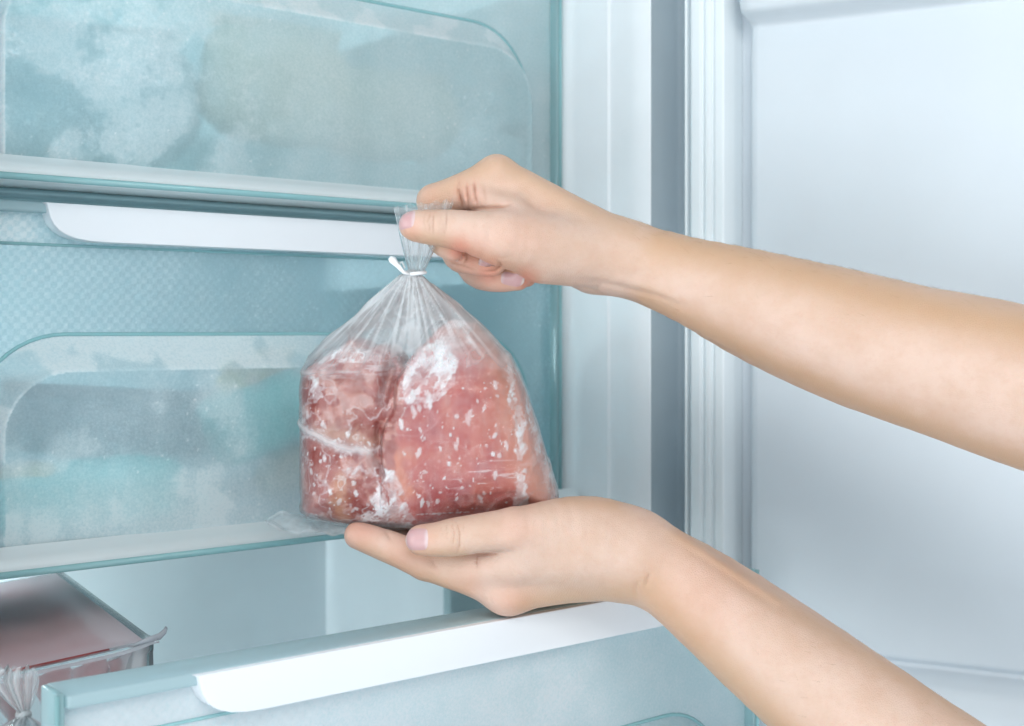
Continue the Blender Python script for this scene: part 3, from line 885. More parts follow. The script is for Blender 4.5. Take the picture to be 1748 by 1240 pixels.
grooves = [
    ([(800, 948), (816, 946), (850, 943), (881, 942)], 1.0, 2.8, .70), ([(817, 946), (814, 956), (814, 970)], 1.1, 2.5, .70),
    ([(778, 888), (784, 908), (785, 930), (779, 948)], 1.0, 2.0, .70), ([(770, 890), (775, 910), (773, 936)], 0.75, 1.8, .70), ([(789, 888), (792, 912)], 0.4, 1.8, .70),
    ([(760, 892), (764, 908), (763, 925)], 0.5, 1.8, .70), ([(752, 898), (755, 910), (753, 925)], 0.3, 1.6, .70),
    ([(1092, 985), (1086, 1005), (1090, 1025)], 1.0, 4, .72), ([(1112, 975), (1104, 1000)], 0.7, 4, .72), ([(1098, 960), (1108, 985), (1100, 1012)], 0.6, 3, .72),
    ([(1150, 918), (1250, 988), (1350, 1053)], 0.45, 8, .74),
    ([(655, 905), (668, 925)], 0.8, 4, .74), ([(735, 955), (745, 972)], 0.5, 4, .74),
]
bumps = [([(1135, 902), (1250, 975), (1330, 1025)], 0.8, 8, .75), ([(850, 1035), (880, 1035)], 0.5, 14, .72), ([(820, 930), (870, 925)], 0.5, 10, .70),
         ([(1010, 930), (1080, 960)], 0.5, 30, .70), ([(700, 955), (735, 970)], 0.4, 9, .71)]
V, Q = build_arm(chains, grooves, bumps, (-0.105, .53, -0.31), (.30, .82, -0.07))
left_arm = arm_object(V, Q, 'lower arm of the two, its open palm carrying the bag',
    [(715, 915, 28, .35), (615, 905, 40, .45), (690, 950, 50, .28), (870, 1030, 40, .25), (800, 1005, 40, .2), (880, 900, 40, .2), (1200, 1010, 90, .15)],
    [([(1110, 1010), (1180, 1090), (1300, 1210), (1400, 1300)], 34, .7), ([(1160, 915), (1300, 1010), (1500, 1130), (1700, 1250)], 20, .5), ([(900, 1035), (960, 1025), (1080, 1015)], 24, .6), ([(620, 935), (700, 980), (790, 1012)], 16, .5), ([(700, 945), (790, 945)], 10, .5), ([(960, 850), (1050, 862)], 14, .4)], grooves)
make_nail(left_arm, V, Q, 717, 921, math.pi - 0.02, 25, 22, .664, (-0.30, -0.93, 0.16))
arm_hair(left_arm, V, Q, 90, [([(1300, 1030), (1450, 1120), (1650, 1240)], 30, 1.0), ([(1250, 1060), (1500, 1250)], 60, .3)], 4, 0.0045)

# ------------------------------------------------------------------ the bag of frozen meat
YB = 0.722                                    # depth of the bag's outline
def ux(px): return (px - CX) / F * YB
def wz(py): return (HY - py) / F * YB
def to_uv(x, z): return CX + F * x / YB, HY - F * z / YB
BAG = [(712, 462), (722, 468), (745, 486), (790, 522), (838, 566), (868, 602), (890, 640), (906, 685), (922, 735), (938, 788), (952, 832), (956, 858), (930, 878), (860, 886), (780, 896), (710, 905), (640, 902),
       (575, 895), (526, 884), (514, 868), (512, 800), (513, 720), (512, 660), (515, 632), (528, 605), (560, 575), (610, 538), (660, 496), (692, 470), (703, 463)]
bag_poly = [(ux(a), wz(b)) for a, b in BAG]
def smax(a, b, k):
    hh = np.maximum(k - np.abs(a - b), 0) / k
    return np.maximum(a, b) + hh * hh * k * 0.25
def bag_field(h, ymax=.792):
    vol = Vol((ux(500), .670, wz(915)), (ux(970), ymax, wz(455)), h)
    X2, Z2 = np.meshgrid(vol.ax[0], vol.ax[2], indexing='ij')
    d2 = poly_sd(bag_poly, X2, Z2)
    U2, W2 = to_uv(X2, Z2)
    yc_v = np.interp(W2, [455, 470, 560, 640, 915], [.692, .694, .722, .731, .733]).astype(np.float32)
    T_v = np.interp(W2, [455, 470, 520, 600, 660, 915], [.004, .006, .019, .036, .042, .043]).astype(np.float32)
    Y3 = vol.ax[1][None, :, None]
    kk = np.interp(W2, [455, 500, 600], [.006, .018, .034]).astype(np.float32)
    fb = smax(d2[:, None, :].astype(np.float32), np.abs(Y3 - yc_v[:, None, :]) - T_v[:, None, :], kk[:, None, :])
    return vol, fb, X2, Z2, U2, W2, Y3
vol, fb, X2, Z2, U2, W2, Y3 = bag_field(0.0009)
# pleats running down from the tie, creases across the body
ang = np.degrees(np.arctan2(U2 - 711, W2 - 458))
rad = np.hypot(U2 - 711, W2 - 458)
pl = np.zeros_like(U2)
for a0, wd, am in [(-52, 3.2, 1.4), (-46, 1.6, -0.9), (-41, 2.4, 1.3), (-33, 2, -1.0), (-27, 2.6, 1.2), (-18, 2, -1.0), (-12, 1.8, 1.1), (-5, 1.5, 1.3), (-1, 1.2, -1.2), (3, 1.5, 1.2), (9, 2, -.9), (15, 2.2, 1.0), (24, 2, -0.8), (32, 2.6, 1.1), (41, 2, 1.0), (46, 1.6, -0.8)]:
    pl += am * np.exp(-((ang + 9 * np.sin(rad / 45 + a0) * rad / 260 + 16 * (fbm(U2, W2, 0 * U2 + a0, 0.012, 2) - .5) * rad / 160 - a0) / wd) ** 2) * (0.15 + 1.7 * fbm(rad, 0 * rad + a0, 0 * rad, 0.014, 2))
pl *= np.interp(rad, [0, 14, 40, 120, 200, 330], [.2, .7, .75, .6, .3, .0])
pl += 0.9 * (fbm(U2, W2 * 2.4, 0 * U2, 0.02, 3) - 0.5) * sstep(600, 660, W2)
rdg = 1 - np.abs(2 * fbm(U2 + 0.3 * W2, W2 - 0.2 * U2, 0 * U2 + 2.2, 0.016, 3) - 1)
pl += 0.8 * sstep(0.90, 1.0, rdg) * sstep(480, 520, W2) * sstep(0.002, 0.012, -poly_sd(bag_poly, X2, Z2))
for ln, am, wd in [([(515, 634), (560, 630), (620, 633), (660, 628)], 0.6, 3.5), ([(540, 646), (600, 640), (650, 648)], -0.5, 4), ([(590, 622), (640, 626), (700, 618)], .5, 3), ([(515, 720), (545, 735), (590, 752), (640, 760)], 1.3, 5), ([(518, 868), (580, 882), (660, 893)], 1.2, 3), ([(515, 860), (560, 872)], 0.9, 3), ([(530, 878), (640, 890)], -0.9, 3),
                   ([(690, 640), (730, 620), (775, 585)], 1.0, 7), ([(870, 605), (890, 680), (905, 760)], 1.0, 5), ([(800, 795), (870, 790)], .7, 3), ([(805, 812), (875, 806)], -.6, 3), ([(800, 828), (880, 822)], .7, 3),
                   ([(590, 612), (640, 600), (690, 612)], .8, 4), ([(600, 655), (612, 690), (640, 720)], .5, 4), ([(940, 790), (930, 850)], .8, 4)]:
    pl += am * np.exp(-(line_d(ln, U2, W2) / wd) ** 2)
vol.d = fb - (0.001 * pl)[:, None, :].astype(np.float32)
bag = tag(empty('meat_bag', (0.0, YB, -0.13)), 'clear plastic bag of frozen raw pink meat, tied at its neck', 'bag')
boff = np.array(bag.location)
V, Q = vol.surface(2)
film_me = mesh_np('film', V - boff, Q)
u, w = to_uv(V[:, 0], V[:, 2])
n1 = fbm(u, w, V[:, 1] * 2000, 0.03, 4); n2 = fbm(u, w * 0.5, V[:, 1] * 2000, 0.10, 3)
aa = np.degrees(np.arctan2(u - 711, w - 450)); rr = np.hypot(u - 711, w - 450)
streak = fbm(aa * 0.55, rr * 0.012, 0 * u, 1.0, 3)
cone = 1 - sstep(560, 660, w + 60 * (n1 - 0.5))
rdv = 1 - np.abs(2 * fbm(u + 0.3 * w, w - 0.2 * u, 0 * u + 2.2, 0.016, 3) - 1)
haze = 0.10 * sstep(0.92, 1.0, rdv) + cone * (0.36 + 0.36 * sstep(0.40, 0.66, streak) + 0.4 * (n1 - .5)) * (0.70 + 0.30 * sstep(640, 500, w)) + (1 - cone) * (0.015 + 0.07 * sstep(0.52, 0.7, n2))
haze += 0.10 * cone
haze += 0.35 * np.exp(-((w - 468) / 10.0) ** 2)
edge = sstep(0.012, 0.0, -poly_sd(bag_poly, V[:, 0], V[:, 2]))
haze += 0.22 * edge * (0.4 + n1)
for ln, wd, am in [([(515, 634), (560, 630), (620, 633)], 6, .2), ([(515, 720), (590, 752), (640, 762)], 7, .35), ([(530, 590), (600, 540), (680, 480)], 9, .35), ([(520, 880), (600, 892), (680, 900)], 5, .3)]:
    haze += am * np.exp(-(line_d(ln, u + 10 * (n2 - .5), w + 10 * (n1 - .5)) / wd) ** 2)
def film_material(name, base_haze=None):
    b = NB(name)
    hz = b.n('Attribute', {'attribute_name': 'haze'}).outputs['Fac'] if base_haze is None else base_haze
    nb = b.bump(b.noise(b.n('Mapping', None, Vector=b.obj(), Scale=(1.0, 1.0, 0.6)).outputs[0], 150, 4, 0.6), 0.6, 0.0016)
    tr = b.n('BsdfTransparent', None, Color=(0.975, 0.985, 0.99))
    mk = b.mixs(0.35, b.n('BsdfDiffuse', None, Color=(0.86, 0.90, 0.92)).outputs[0], b.n('BsdfTranslucent', None, Color=(0.86, 0.90, 0.92)).outputs[0])
    s = b.mixs(hz, tr.outputs[0], mk)
    gl = b.n('BsdfGlossy', None, Color=(1, 1, 1), Roughness=0.055, Normal=nb)
    fr = b.n('LayerWeight', None, Blend=0.16, Normal=nb).outputs['Fresnel']
    s = b.mixs(b.math('MULTIPLY', fr, 0.8, clamp=True), s, gl.outputs[0])
    return b.end(s)
M['film'] = film_material('bag_film')
film = obj('film', film_me, M['film'], bag)
set_attr(film_me, 'haze', np.clip(haze, 0, 0.9))

# meat: a pile of trimmings on the left and a large smooth cut on the right, filling the bag
LEFT = [(500, 640), (540, 612), (585, 590), (610, 575), (640, 592), (668, 585), (696, 606), (702, 660), (690, 720), (676, 790), (690, 910), (500, 910)]
RIGHT = [(655, 910), (655, 800), (650, 745), (672, 690), (684, 640), (712, 596), (752, 560), (775, 544), (812, 548), (850, 588), (890, 630), (970, 800), (975, 910)]
vol, fb, X2, Z2, U2, W2, Y3 = bag_field(0.00066)
LP_ = [(ux(a), wz(b)) for a, b in LEFT]; RP_ = [(ux(a), wz(b)) for a, b in RIGHT]
X2w = X2 + 0.004 * (fbm(X2, Z2, 0 * X2, 90, 2) - .5); Z2w = Z2 + 0.004 * (fbm(X2, Z2, 0 * X2 + 3, 90, 2) - .5)
dl = poly_sd(LP_, X2w, Z2w); dr = poly_sd(RP_, X2w, Z2w)
dl = dl.astype(np.float32); dr = dr.astype(np.float32)
fl = smax(dl[:, None, :] + np.float32(0.001), np.abs(Y3 - .735) - 0.0425, 0.016)
fr_ = smax(dr[:, None, :] + np.float32(0.0006), np.abs(Y3 - .732) - 0.046, 0.016)
lump = 0.007 * (fbm(U2, W2, 0 * U2 + 4, 0.022, 4) - 0.5)
fl = fl + lump[:, None, :].astype(np.float32)
fr_ = fr_ + (0.003 * (fbm(U2, W2, 0 * U2 + 8, 0.02, 3) - 0.5))[:, None, :].astype(np.float32)
# dark gap between the cuts
gap = 0.005 * np.exp(-(line_d([(672, 625), (668, 650), (662, 680)], U2, W2) / 9) ** 2) + 0.003 * np.exp(-(line_d([(656, 720), (652, 770), (660, 800)], U2, W2) / 6) ** 2)
fm = np.minimum(fl, fr_) + gap[:, None, :].astype(np.float32)
vol.d = np.maximum(fm, fb + 0.0011).astype(np.float32)
V, Q = vol.surface(2)
meat_me = mesh_np('frozen_meat', V - boff, Q)
u, w = to_uv(V[:, 0], V[:, 2]); yy = V[:, 1]
n1 = fbm(u, w, yy * 1500, 0.018, 4); n2 = fbm(u, w, yy * 1500, 0.05, 4); n3 = fbm(u, w, yy * 1500, 0.14, 3); nv = fbm(u * 1.6, w * 0.35, yy * 800, 0.06, 3)
uw = u + 22 * (n2 - 0.5) + 18 * (n3 - .5); ww = w + 22 * (fbm(u, w, yy * 1500 + 40, 0.05, 4) - 0.5) + 10 * (fbm(u, w, yy * 1500 + 90, 0.14, 3) - .5)
def lerp(c, col, f): return c * (1 - f[:, None]) + np.array(col) * f[:, None]
isL = sstep(6, -6, poly_sd(LEFT, uw, ww))
col = np.tile(np.array([0.54, 0.140, 0.125]), (len(V), 1))
col = lerp(col, (0.47, 0.115, 0.12), sstep(0.5, 0.68, n1))
col = lerp(col, (0.60, 0.22, 0.18), sstep(0.52, 0.4, n1) * 0.7)
# right cut pales towards its fat rim
rim = np.exp(-(line_d([(800, 548), (855, 600), (880, 680), (905, 780), (930, 850)], uw, ww) / 42) ** 2)
col = lerp(col, (0.74, 0.40, 0.31), rim * 0.85)
col = lerp(col, (0.76, 0.34, 0.22), 0.7 * np.exp(-(line_d([(690, 770), (685, 800), (700, 830)], uw, ww) / 16) ** 2))
# left trimmings: browner, with fat
lcol = np.tile(np.array([0.36, 0.075, 0.062]), (len(V), 1))
lcol = lerp(lcol, (0.46, 0.125, 0.105), sstep(0.45, 0.6, n1))
lcol = lerp(lcol, (0.60, 0.27, 0.22), sstep(0.52, 0.60, n2))
lcol = lerp(lcol, (0.66, 0.33, 0.20), np.exp(-(line_d([(592, 805), (588, 850), (590, 880)], uw, ww) / 14) ** 2))
lcol = lerp(lcol, (0.64, 0.45, 0.36), 0.8 * np.exp(-(line_d([(560, 735), (610, 738), (645, 745)], uw, ww) / 14) ** 2))
lcol = lerp(lcol, (0.58, 0.34, 0.29), 0.45 * np.exp(-(line_d([(585, 655), (615, 650), (620, 690), (590, 710)], uw, ww) / 16) ** 2))
col = np.array([0.90, 0.80, 0.78]) * col * (1 - isL[:, None]) + np.array([0.80, 0.66, 0.64]) * lcol * isL[:, None]
# rime: white patches where ice has grown under the film
ICE = [
    [(640, 790), (662, 783), (680, 800), (692, 826), (700, 850), (714, 876), (704, 900), (672, 898), (650, 890), (646, 868), (640, 838), (655, 815)],
    [(692, 614), (735, 590), (770, 566), (776, 600), (785, 640), (766, 668), (742, 684), (722, 678), (704, 690), (688, 672), (694, 640)],
    [(760, 544), (800, 544), (812, 560), (803, 592), (797, 574), (780, 566)],
    [(854, 600), (868, 612), (882, 660), (892, 710), (893, 776), (876, 776), (878, 720), (868, 660)],
    [(880, 796), (897, 798), (895, 866), (874, 866)],
    [(900, 640), (915, 690), (930, 750), (960, 850), (940, 850), (918, 770), (896, 700)],
    [(538, 636), (562, 640), (556, 680), (545, 685), (538, 664)],
    [(512, 690), (535, 686), (528, 722), (514, 728)],
    [(620, 870), (650, 862), (652, 884), (622, 882)],
    [(520, 866), (552, 872), (550, 886), (524, 884)],
    [(600, 790), (625, 785), (622, 800), (604, 800)],
    [(540, 600), (600, 585), (660, 605), (640, 620), (580, 612), (545, 622)],
]
ice = np.zeros(len(V))
for pgn in ICE:
    ice = np.maximum(ice, sstep(3.0, -3.0, poly_sd(pgn, uw, ww)))
crack = line_d([(652, 793), (660, 815), (668, 830), (672, 850)], u + 8 * (n3 - .5), w)
ice *= sstep(1.0, 2.6, crack)
n4 = fbm(u, w, yy * 1500, 0.35, 3)
ice *= (0.58 + 0.9 * (n3 - 0.32)) * (0.55 + 0.75 * sstep(0.38, 0.60, fbm(u * 0.9 + w * 0.7, (w - u) * 0.28, yy * 900, 0.09, 3))) * (1 - 0.8 * sstep(0.50, 0.60, 0.45 * n2 + 0.35 * n3 + 0.2 * n4))
# streaks rubbed across the film and thin fat lines
sm_ = fbm(u * 0.25 + w * 0.03, w * 2.2, 0 * u, 0.10, 3)
ice = np.maximum(ice, 0.55 * sstep(0.60, 0.70, sm_) * np.exp(-(((u - 840) / 55) ** 2 + ((w - 808) / 32) ** 2)))
ice = np.maximum(ice, 0.50 * sstep(0.56, 0.66, sm_) * np.exp(-(((u - 620) / 90) ** 2 + ((w - 622) / 26) ** 2)))
fat = sstep(0.955, 0.99, 1 - np.abs(2 * fbm(u, w, yy * 1500 + 11, 0.022, 4) - 1))
ice = np.maximum(ice, 0.34 * fat * (0.15 + 0.85 * isL))
thin = np.exp(-(line_d([(515, 726), (560, 745), (610, 760), (650, 762)], uw, ww) / 6) ** 2) * 0.55
veil = 0.16 * sstep(0.56, 0.70, n2) * (0.3 + 0.7 * isL) + 0.08 * isL * sstep(0.45, 0.62, n1)
front = yy < 0.74
# flakes on the smooth cut
fk = np.zeros(len(V)); fr2 = np.random.default_rng(5)
spots = []
for i in range(230):
    a = fr2.uniform(690, 885); bq = fr2.uniform(650, 870)
    if fr2.random() > 0.35 + 0.65 * math.exp(-((a - 760) / 70) ** 2): continue
    spots.append((a, bq, 0.9 + 3.4 * fr2.random() ** 4, 1.0 + 1.9 * fr2.random(), fr2.uniform(-.35, .35)))
for i in range(110):
    spots.append((fr2.uniform(518, 655), fr2.uniform(690, 880), 0.9 + 3 * fr2.random() ** 3.5, 1.0 + fr2.random(), fr2.uniform(-.8, .8)))
for i in range(16):
    spots.append((718 + i * 6.5 + fr2.uniform(-2, 2), 868 - 0.25 * i - (6 if i > 13 else 0), 1.6 + 2 * fr2.random(), 0.6, 0))
for a, bq, r, st, tl in spots:
    m = np.nonzero((np.abs(u - a) < 14) & (np.abs(w - bq) < 14) & front)[0]
    if not len(m): continue
    du = u[m] - a + tl * (w[m] - bq) + 5 * (n4[m] - .5); dw = (w[m] - bq) / st
    fk[m] = np.maximum(fk[m], (1 - sstep(r * 0.7, r * 1.2, np.hypot(du, dw))) * (0.45 + 0.6 * ((a * 7.3 + bq * 3.1) % 1)))
white = np.clip(np.maximum(np.maximum(ice, fk * 0.82), np.maximum(thin, veil * (1 - ice))), 0, 1)
col = lerp(col, (0.86, 0.84, 0.86), white)
# relief: ice stands proud of the meat
set_attr(meat_me, 'tone', np.clip(col, 0, 1)); set_attr(meat_me, 'ice', white)
def meat_material():
    b = NB('frozen_meat'); at = b.n('Attribute', {'attribute_name': 'tone'}).outputs['Color']
    ic = b.n('Attribute', {'attribute_name': 'ice'}).outputs['Fac']; o = b.obj()
    nz = b.noise(b.n('Mapping', None, Vector=o, Scale=(1.0, 1.0, 0.35)).outputs[0], 330, 4, 0.65)
    c = b.mixc(b.math('MULTIPLY', b.ramp(nz, 0.45, 0.72), 0.16), at, (0.80, 0.52, 0.46))
    hgt = b.math('ADD', b.math('MULTIPLY', ic, 0.7), b.math('MULTIPLY', nz, 0.4))
    p = b.n('BsdfPrincipled', None, Base_Color=c, Roughness=b.ramp(ic, 0, 1, 0.36, 0.6), Normal=b.bump(hgt, 0.5, 0.0008))
    p.inputs['Subsurface Weight'].default_value = 0.2
    p.inputs['Subsurface Radius'].default_value = (1.0, 0.35, 0.3)
    p.inputs['Subsurface Scale'].default_value = 0.004
    return b.end(p)
M['meat'] = meat_material()
obj('frozen_meat', meat_me, M['meat'], bag)

# neck of the bag, pleated and pinched between thumb and index finger
rings = []; hz = []
m_ = 160
for i in range(34):
    t = i / 33
    cy = 467 - 118 * t; cx = 711 + 12 * t ** 1.2
    hw_ = 11 + 40 * t ** 0.9
    dp = 0.0042 - 0.0016 * t
    Yc = 0.694 - 0.0095 * sstep(0.0, 0.55, t)
    ring = []
    for j in range(m_):
        a = 2 * math.pi * j / m_
        f1 = math.sin(9 * a + 1.3) + 0.6 * math.sin(17 * a + 0.4 + 1.5 * t) + 0.5 * math.sin(29 * a + 2.1)
        fold = 0.30 * f1 * (0.55 + 0.45 * math.sin(math.pi * t))
        ex = math.cos(a); ey = math.sin(a)
        x_ = cx + hw_ * ex * (1 + 0.05 * f1 * (1 - t))
        top = (5.5 * math.sin(7 * a) + 4 * math.sin(13 * a + 1)) * t ** 4 * 0.55 + (-5 * ex * t ** 3)
        q = P(x_, cy + top, Yc + dp * (ey * 0.55 + fold * 0.55))
        ring.append(q - boff); hz.append(0.14 + 0.42 * max(0, f1 / 2) * (1 - 0.5 * t) + 0.30 * (1 - t) ** 3)
    rings.append(ring)
neck = obj('neck', loft('neck', np.array(rings)), M['film'], bag)
set_attr(neck.data, 'haze', np.clip(hz, 0, .85))
# tie
M['tie'] = plain('tie_white_cord', (0.86, 0.88, 0.90), 0.45, 0.02)
pts = []
for j in range(29):
    a = 2 * math.pi * j / 28
    pts.append(P(711 + 14.5 * math.cos(a), 467 - 1.5 * math.cos(a), 0.694 + 0.0050 * math.sin(a)) - boff)
tie = obj('tie', tube('tie', pts, 0.0011, 8), M['tie'], bag)
obj('tie_end', tube('tie_end', [P(698, 468, .6895) - boff, P(688, 464, .688) - boff, P(679, 454, .687) - boff, P(670, 444, .687) - boff, P(665, 440, .687) - boff], [.0009, .0011, .0014, .0022, .0012], 8, 0.6), M['tie'], tie)
obj('tie_end', tube('tie_end', [P(699, 469, .6895) - boff, P(690, 466, .688) - boff, P(683, 456, .687) - boff, P(682, 449, .687) - boff, P(686, 447, .688) - boff, P(691, 458, .689) - boff], [.0008, .0008, .0007, .0006, .0005, .0005], 6), M['tie'], tie)
# flat seam flap under the bag's left foot
gu, gv = 40, 14
pts = np.zeros((gu, gv, 3)); hz = []
for i in range(gu):
    s_ = i / (gu - 1)
    for j in range(gv):
        t_ = j / (gv - 1)
        k_ = math.sqrt(max(0.0, 1 - (1 - min(1, s_ * 4)) ** 2))
        mid = 889 + 12 * s_; half = (4 + 13 * (1 - 0.35 * s_)) * k_ + 0.3
        px = 453 + 150 * s_ + 3 * math.sin(9 * t_)
        q = P(px, mid + half * (1 - 2 * t_), .702 + .030 * t_)
        q[2] += 0.0007 * math.sin(14 * s_ + 5 * t_) + 0.0005 * math.sin(31 * s_ - 4 * t_)
        pts[i, j] = q - boff
        hz.append(0.30 + 0.25 * abs(math.sin(11 * s_ + 6 * t_)) + 0.2 * (abs(t_ - .5) > .42))
flap = obj('seam_flap', grid_mesh('seam_flap', pts), M['film'], bag)
set_attr(flap.data, 'haze', np.array(hz))
# ==REST3==
# ------------------------------------------------------------------ food inside the drawers
def in_drawer(px, py, ly):
    dx = (px - CX) / F; dz = (HY - py) / F
    s = (ly + 0.7354) / (-dx * UY + UX)
    return Vector((dx * s, s, dz * s))
def food_mat(name, c1, c2, rough=0.75, scale=30):
    b = NB(name); o = b.obj()
    c = b.mixc(b.ramp(b.noise(o, scale, 3), 0.42, 0.58), c1, c2)
    return b.end(b.n('BsdfPrincipled', None, Base_Color=c, Roughness=rough))
def pouch(name, px, py, ly, rx, ry, rz_, c1, c2, label, cat, roll=0.0, ex=3.0, seal=True, group=None):
    c = in_drawer(px, py, ly)
    root = tag(empty(name, c - Vector((0, 0, rz_)), RZ), label, cat, group)
    nu, nv = 36, 20
    pts = np.zeros((nu, nv + 1, 3)); ph = random.uniform(0, 50)
    cr, sr = math.cos(roll), math.sin(roll)
    for i in range(nu):
        a = 2 * math.pi * i / nu
        for j in range(nv + 1):
            b_ = -math.pi / 2 + math.pi * j / nv
            sp = lambda t: math.copysign(abs(t) ** (2 / ex), t)
            x = rx * sp(math.cos(b_)) * sp(math.cos(a)); z = rz_ * sp(math.cos(b_)) * sp(math.sin(a)); y = ry * math.copysign(abs(math.sin(b_)) ** 0.8, math.sin(b_))
            q = mnoise.noise_vector(Vector((x * 38 + ph, y * 38, z * 38)))
            x, y, z = x + 0.003 * q.x, y + 0.005 * q.y, z + 0.003 * q.z
            pts[i, j] = (cr * x - sr * z, y, rz_ + sr * x + cr * z)
    m = food_mat(name + '_surface', c1, c2)
    obj('wrapper', loft('wrapper', pts.transpose(1, 0, 2)), m, root)
    if seal:
        g = np.zeros((20, 4, 3))
        for i in range(20):
            for j in range(4):
                x = rx * 0.9 * (-1 + 2 * i / 19); z = rz_ * 0.86 + 0.010 * j / 3 ; y = 0.002 * math.sin(i * 1.1 + j)
                g[i, j] = (cr * x - sr * z, y, rz_ + sr * x + cr * z)
        o = obj('seal', grid_mesh('seal', g), m, root)
        sm = o.modifiers.new('thickness', 'SOLIDIFY'); sm.thickness = 0.001
    return root
pouch('frozen_food_pouch', 470, 150, .040, .055, .026, .040, (.66, .54, .40), (.72, .64, .54), 'beige pouch blurred behind the middle of the top drawer front', 'food pouch')
pouch('frozen_food_pouch', 655, 205, .042, .060, .026, .030, (.52, .45, .36), (.66, .60, .52), 'tan pouch lying behind the right half of the top drawer front', 'food pouch', 0.06)
pouch('frozen_food_pouch', 790, 265, .055, .055, .026, .022, (.72, .80, .82), (.62, .72, .76), 'pale bluish pouch low in the right corner of the top drawer', 'food pouch', -0.04)
pouch('frozen_food_pouch', 130, 170, .060, .080, .028, .045, (.42, .50, .55), (.50, .58, .62), 'dark grey pouch behind the left of the top drawer front', 'food pouch', 0.05)
pouch('food_carton', 95, 848, .026, .075, .022, .020, (.02, .80, .76), (.08, .86, .80), 'turquoise carton low at the left of the middle drawer', 'carton', 0.03, 6.0, False)
pouch('frozen_food_pouch', 190, 730, .110, .080, .022, .020, (.36, .20, .22), (.44, .28, .30), 'dull red pouch seen above the turquoise carton', 'food pouch', -0.08)
pouch('food_carton', 440, 712, .032, .036, .022, .024, (.0, .50, .44), (.02, .62, .55), 'green carton blurred in the middle drawer beside the bag of meat', 'carton', 0.35, 6.0, False)
pouch('frozen_food_pouch', 440, 650, .045, .030, .018, .010, (.80, .45, .03), (.75, .18, .06), 'small yellow and orange pouch at the back of the middle drawer', 'food pouch', 0.1)
pouch('bread_roll', 492, 800, .026, .024, .020, .014, (.62, .28, .10), (.70, .38, .18), 'small orange brown roll just left of the bag of meat', 'bread', 0.5, 2.2, False)
pouch('frozen_food_pouch', 475, 862, .045, .038, .022, .016, (.16, .26, .34), (.30, .40, .48), 'dark slate pouch at the bottom beside the bag of meat', 'food pouch', 0.2)
pouch('food_carton', 15, 808, .024, .026, .016, .006, (.75, .30, .22), (.75, .48, .15), 'orange red packet on top of the turquoise carton', 'packet', 0.0, 4.0, False)

# ---- meat tray in the pulled-out drawer
tray = tag(empty('meat_tray', (-0.183, 0.685, -0.215)), 'clear ribbed tray of raw minced meat under grey film', 'food tray')
tray.rotation_euler = (0, math.radians(-5.5), math.atan2(0.515, 0.858))
TW, TL, TH, TZ = 0.19, 0.235, 0.046, 0.050
M['tray'] = frosted('tray_plastic', (0.96, 0.97, 0.97), clear=0.55, rough=0.05, frost=0.10, body=(0.92, 0.84, 0.87), gloss=0.12)
M['lid'] = frosted('tray_film', (0.95, 0.93, 0.94), clear=0.22, rough=0.12, frost=0.10, body=(0.93, 0.80, 0.83), frostcol=(0.7, 0.68, 0.72), gloss=0.5, spec=0.03)
M['flange'] = frosted('tray_flange_plastic', (0.88, 0.88, 0.92), clear=0.45, rough=0.10, frost=0.2, body=(0.62, 0.62, 0.68), gloss=0.15)
# ribbed wall
rings = []
per = []
n_r = 180
for k in range(n_r):
    t = k / n_r * 2 * (TW + TL)
    if t < TW: p, nn = (-t, 0), (0, -1)
    elif t < TW + TL: p, nn = (-TW, t - TW), (-1, 0)
    elif t < 2 * TW + TL: p, nn = (-TW + (t - TW - TL), TL), (0, 1)
    else: p, nn = (0, TL - (t - 2 * TW - TL)), (1, 0)
    per.append((p, nn, (k % 4) < 2))
for (zz, inset) in ((TZ - 0.001, 0.010), (TZ - 0.006, 0.012), (TZ - 0.008, 0.0125), (0.004, 0.022), (0.0, 0.026)):
    rings.append([(p[0] - nn[0] * (inset + (0.0012 if rb and zz < TZ - 0.007 else 0)), p[1] - nn[1] * (inset + (0.0012 if rb and zz < TZ - 0.007 else 0)), zz) for p, nn, rb in per])
obj('tray_wall', loft('tray_wall', np.array(rings)), M['tray'], tray, smooth=False)
# flange with a curled corner
fl = []
for off, zz in ((0.0105, TZ - 0.001), (0.004, TZ), (0.0005, TZ + 0.0005), (-0.0015, TZ - 0.002)):
    ring = []
    for p, nn, rb in per:
        d = math.hypot(p[0], p[1])
        up = 0.0025 * math.exp(-(d / 0.012) ** 2) * (1 if off < 0.006 else 0.2)
        ring.append((p[0] - nn[0] * off, p[1] - nn[1] * off, zz + up))
    fl.append(ring)
obj('flange', loft('flange', np.array(fl)), M['flange'], tray)
obj('film_curl', tube('film_curl', [(-0.016, 0.001, TZ + .001), (-0.006, -0.001, TZ + .003), (0.001, 0.001, TZ + .003), (0.0045, 0.003, TZ + .0045), (0.0060, 0.0045, TZ + .0060)], [.0005, .0014, .0018, .0016, .0012], 8, 0.45), M['flange'], tray)
g = np.zeros((50, 60, 3))
for i in range(50):
    for j in range(60):
        x = -TW + 0.006 + (TW - 0.012) * i / 49; y = 0.006 + (TL - 0.012) * j / 59
        e = min(i, 49 - i, j, 59 - j) / 8
        g[i, j] = (x, y, TZ + 0.0012 + 0.0009 * min(1, e) * (mnoise.noise(Vector((x * 60, y * 25, 0))) + 0.4 * mnoise.noise(Vector((x * 150, y * 60, 3)))) - 0.002 * min(1, e))
obj('film_lid', grid_mesh('film_lid', g), M['lid'], tray)
b = NB('minced_meat'); o_ = b.obj()
c = b.mixc(b.ramp(b.noise(o_, 60, 4), 0.4, 0.62), (0.42, 0.055, 0.06), (0.55, 0.13, 0.12))
c = b.mixc(b.ramp(b.noise(o_, 26, 4), 0.52, 0.66), c, (0.62, 0.34, 0.33))
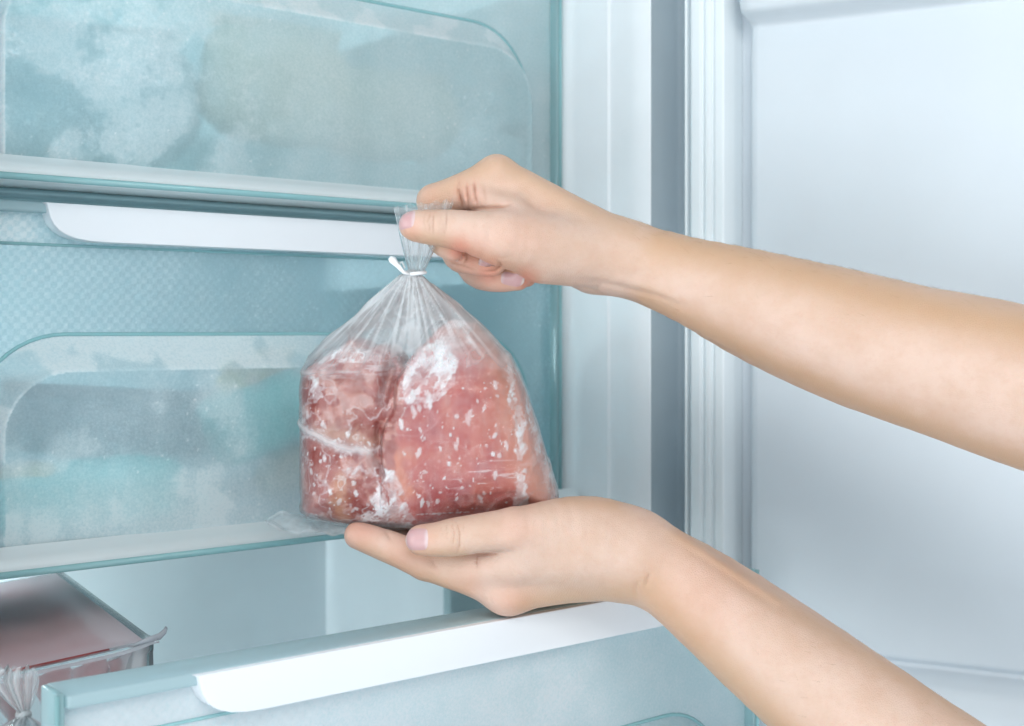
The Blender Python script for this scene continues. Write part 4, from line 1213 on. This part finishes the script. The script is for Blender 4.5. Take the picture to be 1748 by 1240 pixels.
M['mince'] = b.end(b.n('BsdfPrincipled', None, Base_Color=c, Roughness=0.5, Normal=b.bump(b.noise(o_, 220, 3), 0.6, 0.002)))
rg = []
for zz, inset in ((0.002, 0.10), (0.002, 0.028), (0.02, 0.0205), (TZ - 0.010, 0.0162), (TZ - 0.005, 0.020), (TZ - 0.0035, 0.035), (TZ - 0.002, 0.085)):
    ring = []
    for p, nn, rb in per:
        x = p[0] - nn[0] * inset; y = p[1] - nn[1] * inset
        x = min(max(x, -TW + inset * 0.98), -inset * 0.98); y = min(max(y, inset * 0.98), TL - inset * 0.98)
        ring.append((x, y, zz + 0.0015 * mnoise.noise(Vector((x * 90, y * 90, 1))) * (zz > 0.03)))
    rg.append(ring)
obj('minced_meat', loft('minced_meat', np.array(rg), True, True), M['mince'], tray)

# ---- tied bag in the near corner of that drawer
kb = tag(empty('tied_bag', tuple(P(38, 1300, .612))), 'crumpled clear bag with a knotted neck in the near drawer corner', 'bag')
ko = np.array(kb.location)
rings = []; hz = []
prof_k = [(1142, 30, 30, .0075), (1150, 27, 36, .009), (1165, 25, 38, .010), (1180, 28, 32, .009), (1195, 33, 24, .008), (1208, 37, 15, .006), (1216, 39, 9, .004), (1221, 40, 7, .003), (1227, 40, 16, .006), (1234, 38, 28, .010), (1245, 36, 40, .016), (1265, 34, 55, .022), (1295, 34, 60, .024)]
for q, (cy, cx, hw_, dp) in enumerate(prof_k):
    ring = []
    for j in range(120):
        a = 2 * math.pi * j / 120
        f1 = math.sin(7 * a + .5 * q * .3) + .7 * math.sin(13 * a + 1.4) + .4 * math.sin(23 * a)
        k_ = 0.13 * f1 * (1 if cy < 1240 else .3)
        ring.append(P(cx + hw_ * math.cos(a) * (1 + k_ * .5), cy + (5 * math.sin(5 * a) + 3 * math.sin(11 * a) if q < 2 else 0), .612 + dp * math.sin(a) * (1 + k_) + .002 * f1 * .4) - ko)
        hz.append(min(.8, max(.12, .22 + .16 * f1)))
    rings.append(ring)
nk = obj('crumpled_film', loft('crumpled_film', np.array(rings)), M['film'], kb)
set_attr(nk.data, 'haze', np.array(hz))
pts = [P(40 + 8.5 * math.cos(a), 1220 + 3 * math.sin(2 * a), .612 + .0034 * math.sin(a)) - ko for a in np.linspace(0, 2 * math.pi, 25)]
obj('knot', tube('knot', pts, .0016, 8), M['film'], kb)
set_attr(bpy.data.objects['knot'].data, 'haze', np.full(len(bpy.data.objects['knot'].data.vertices), .5))
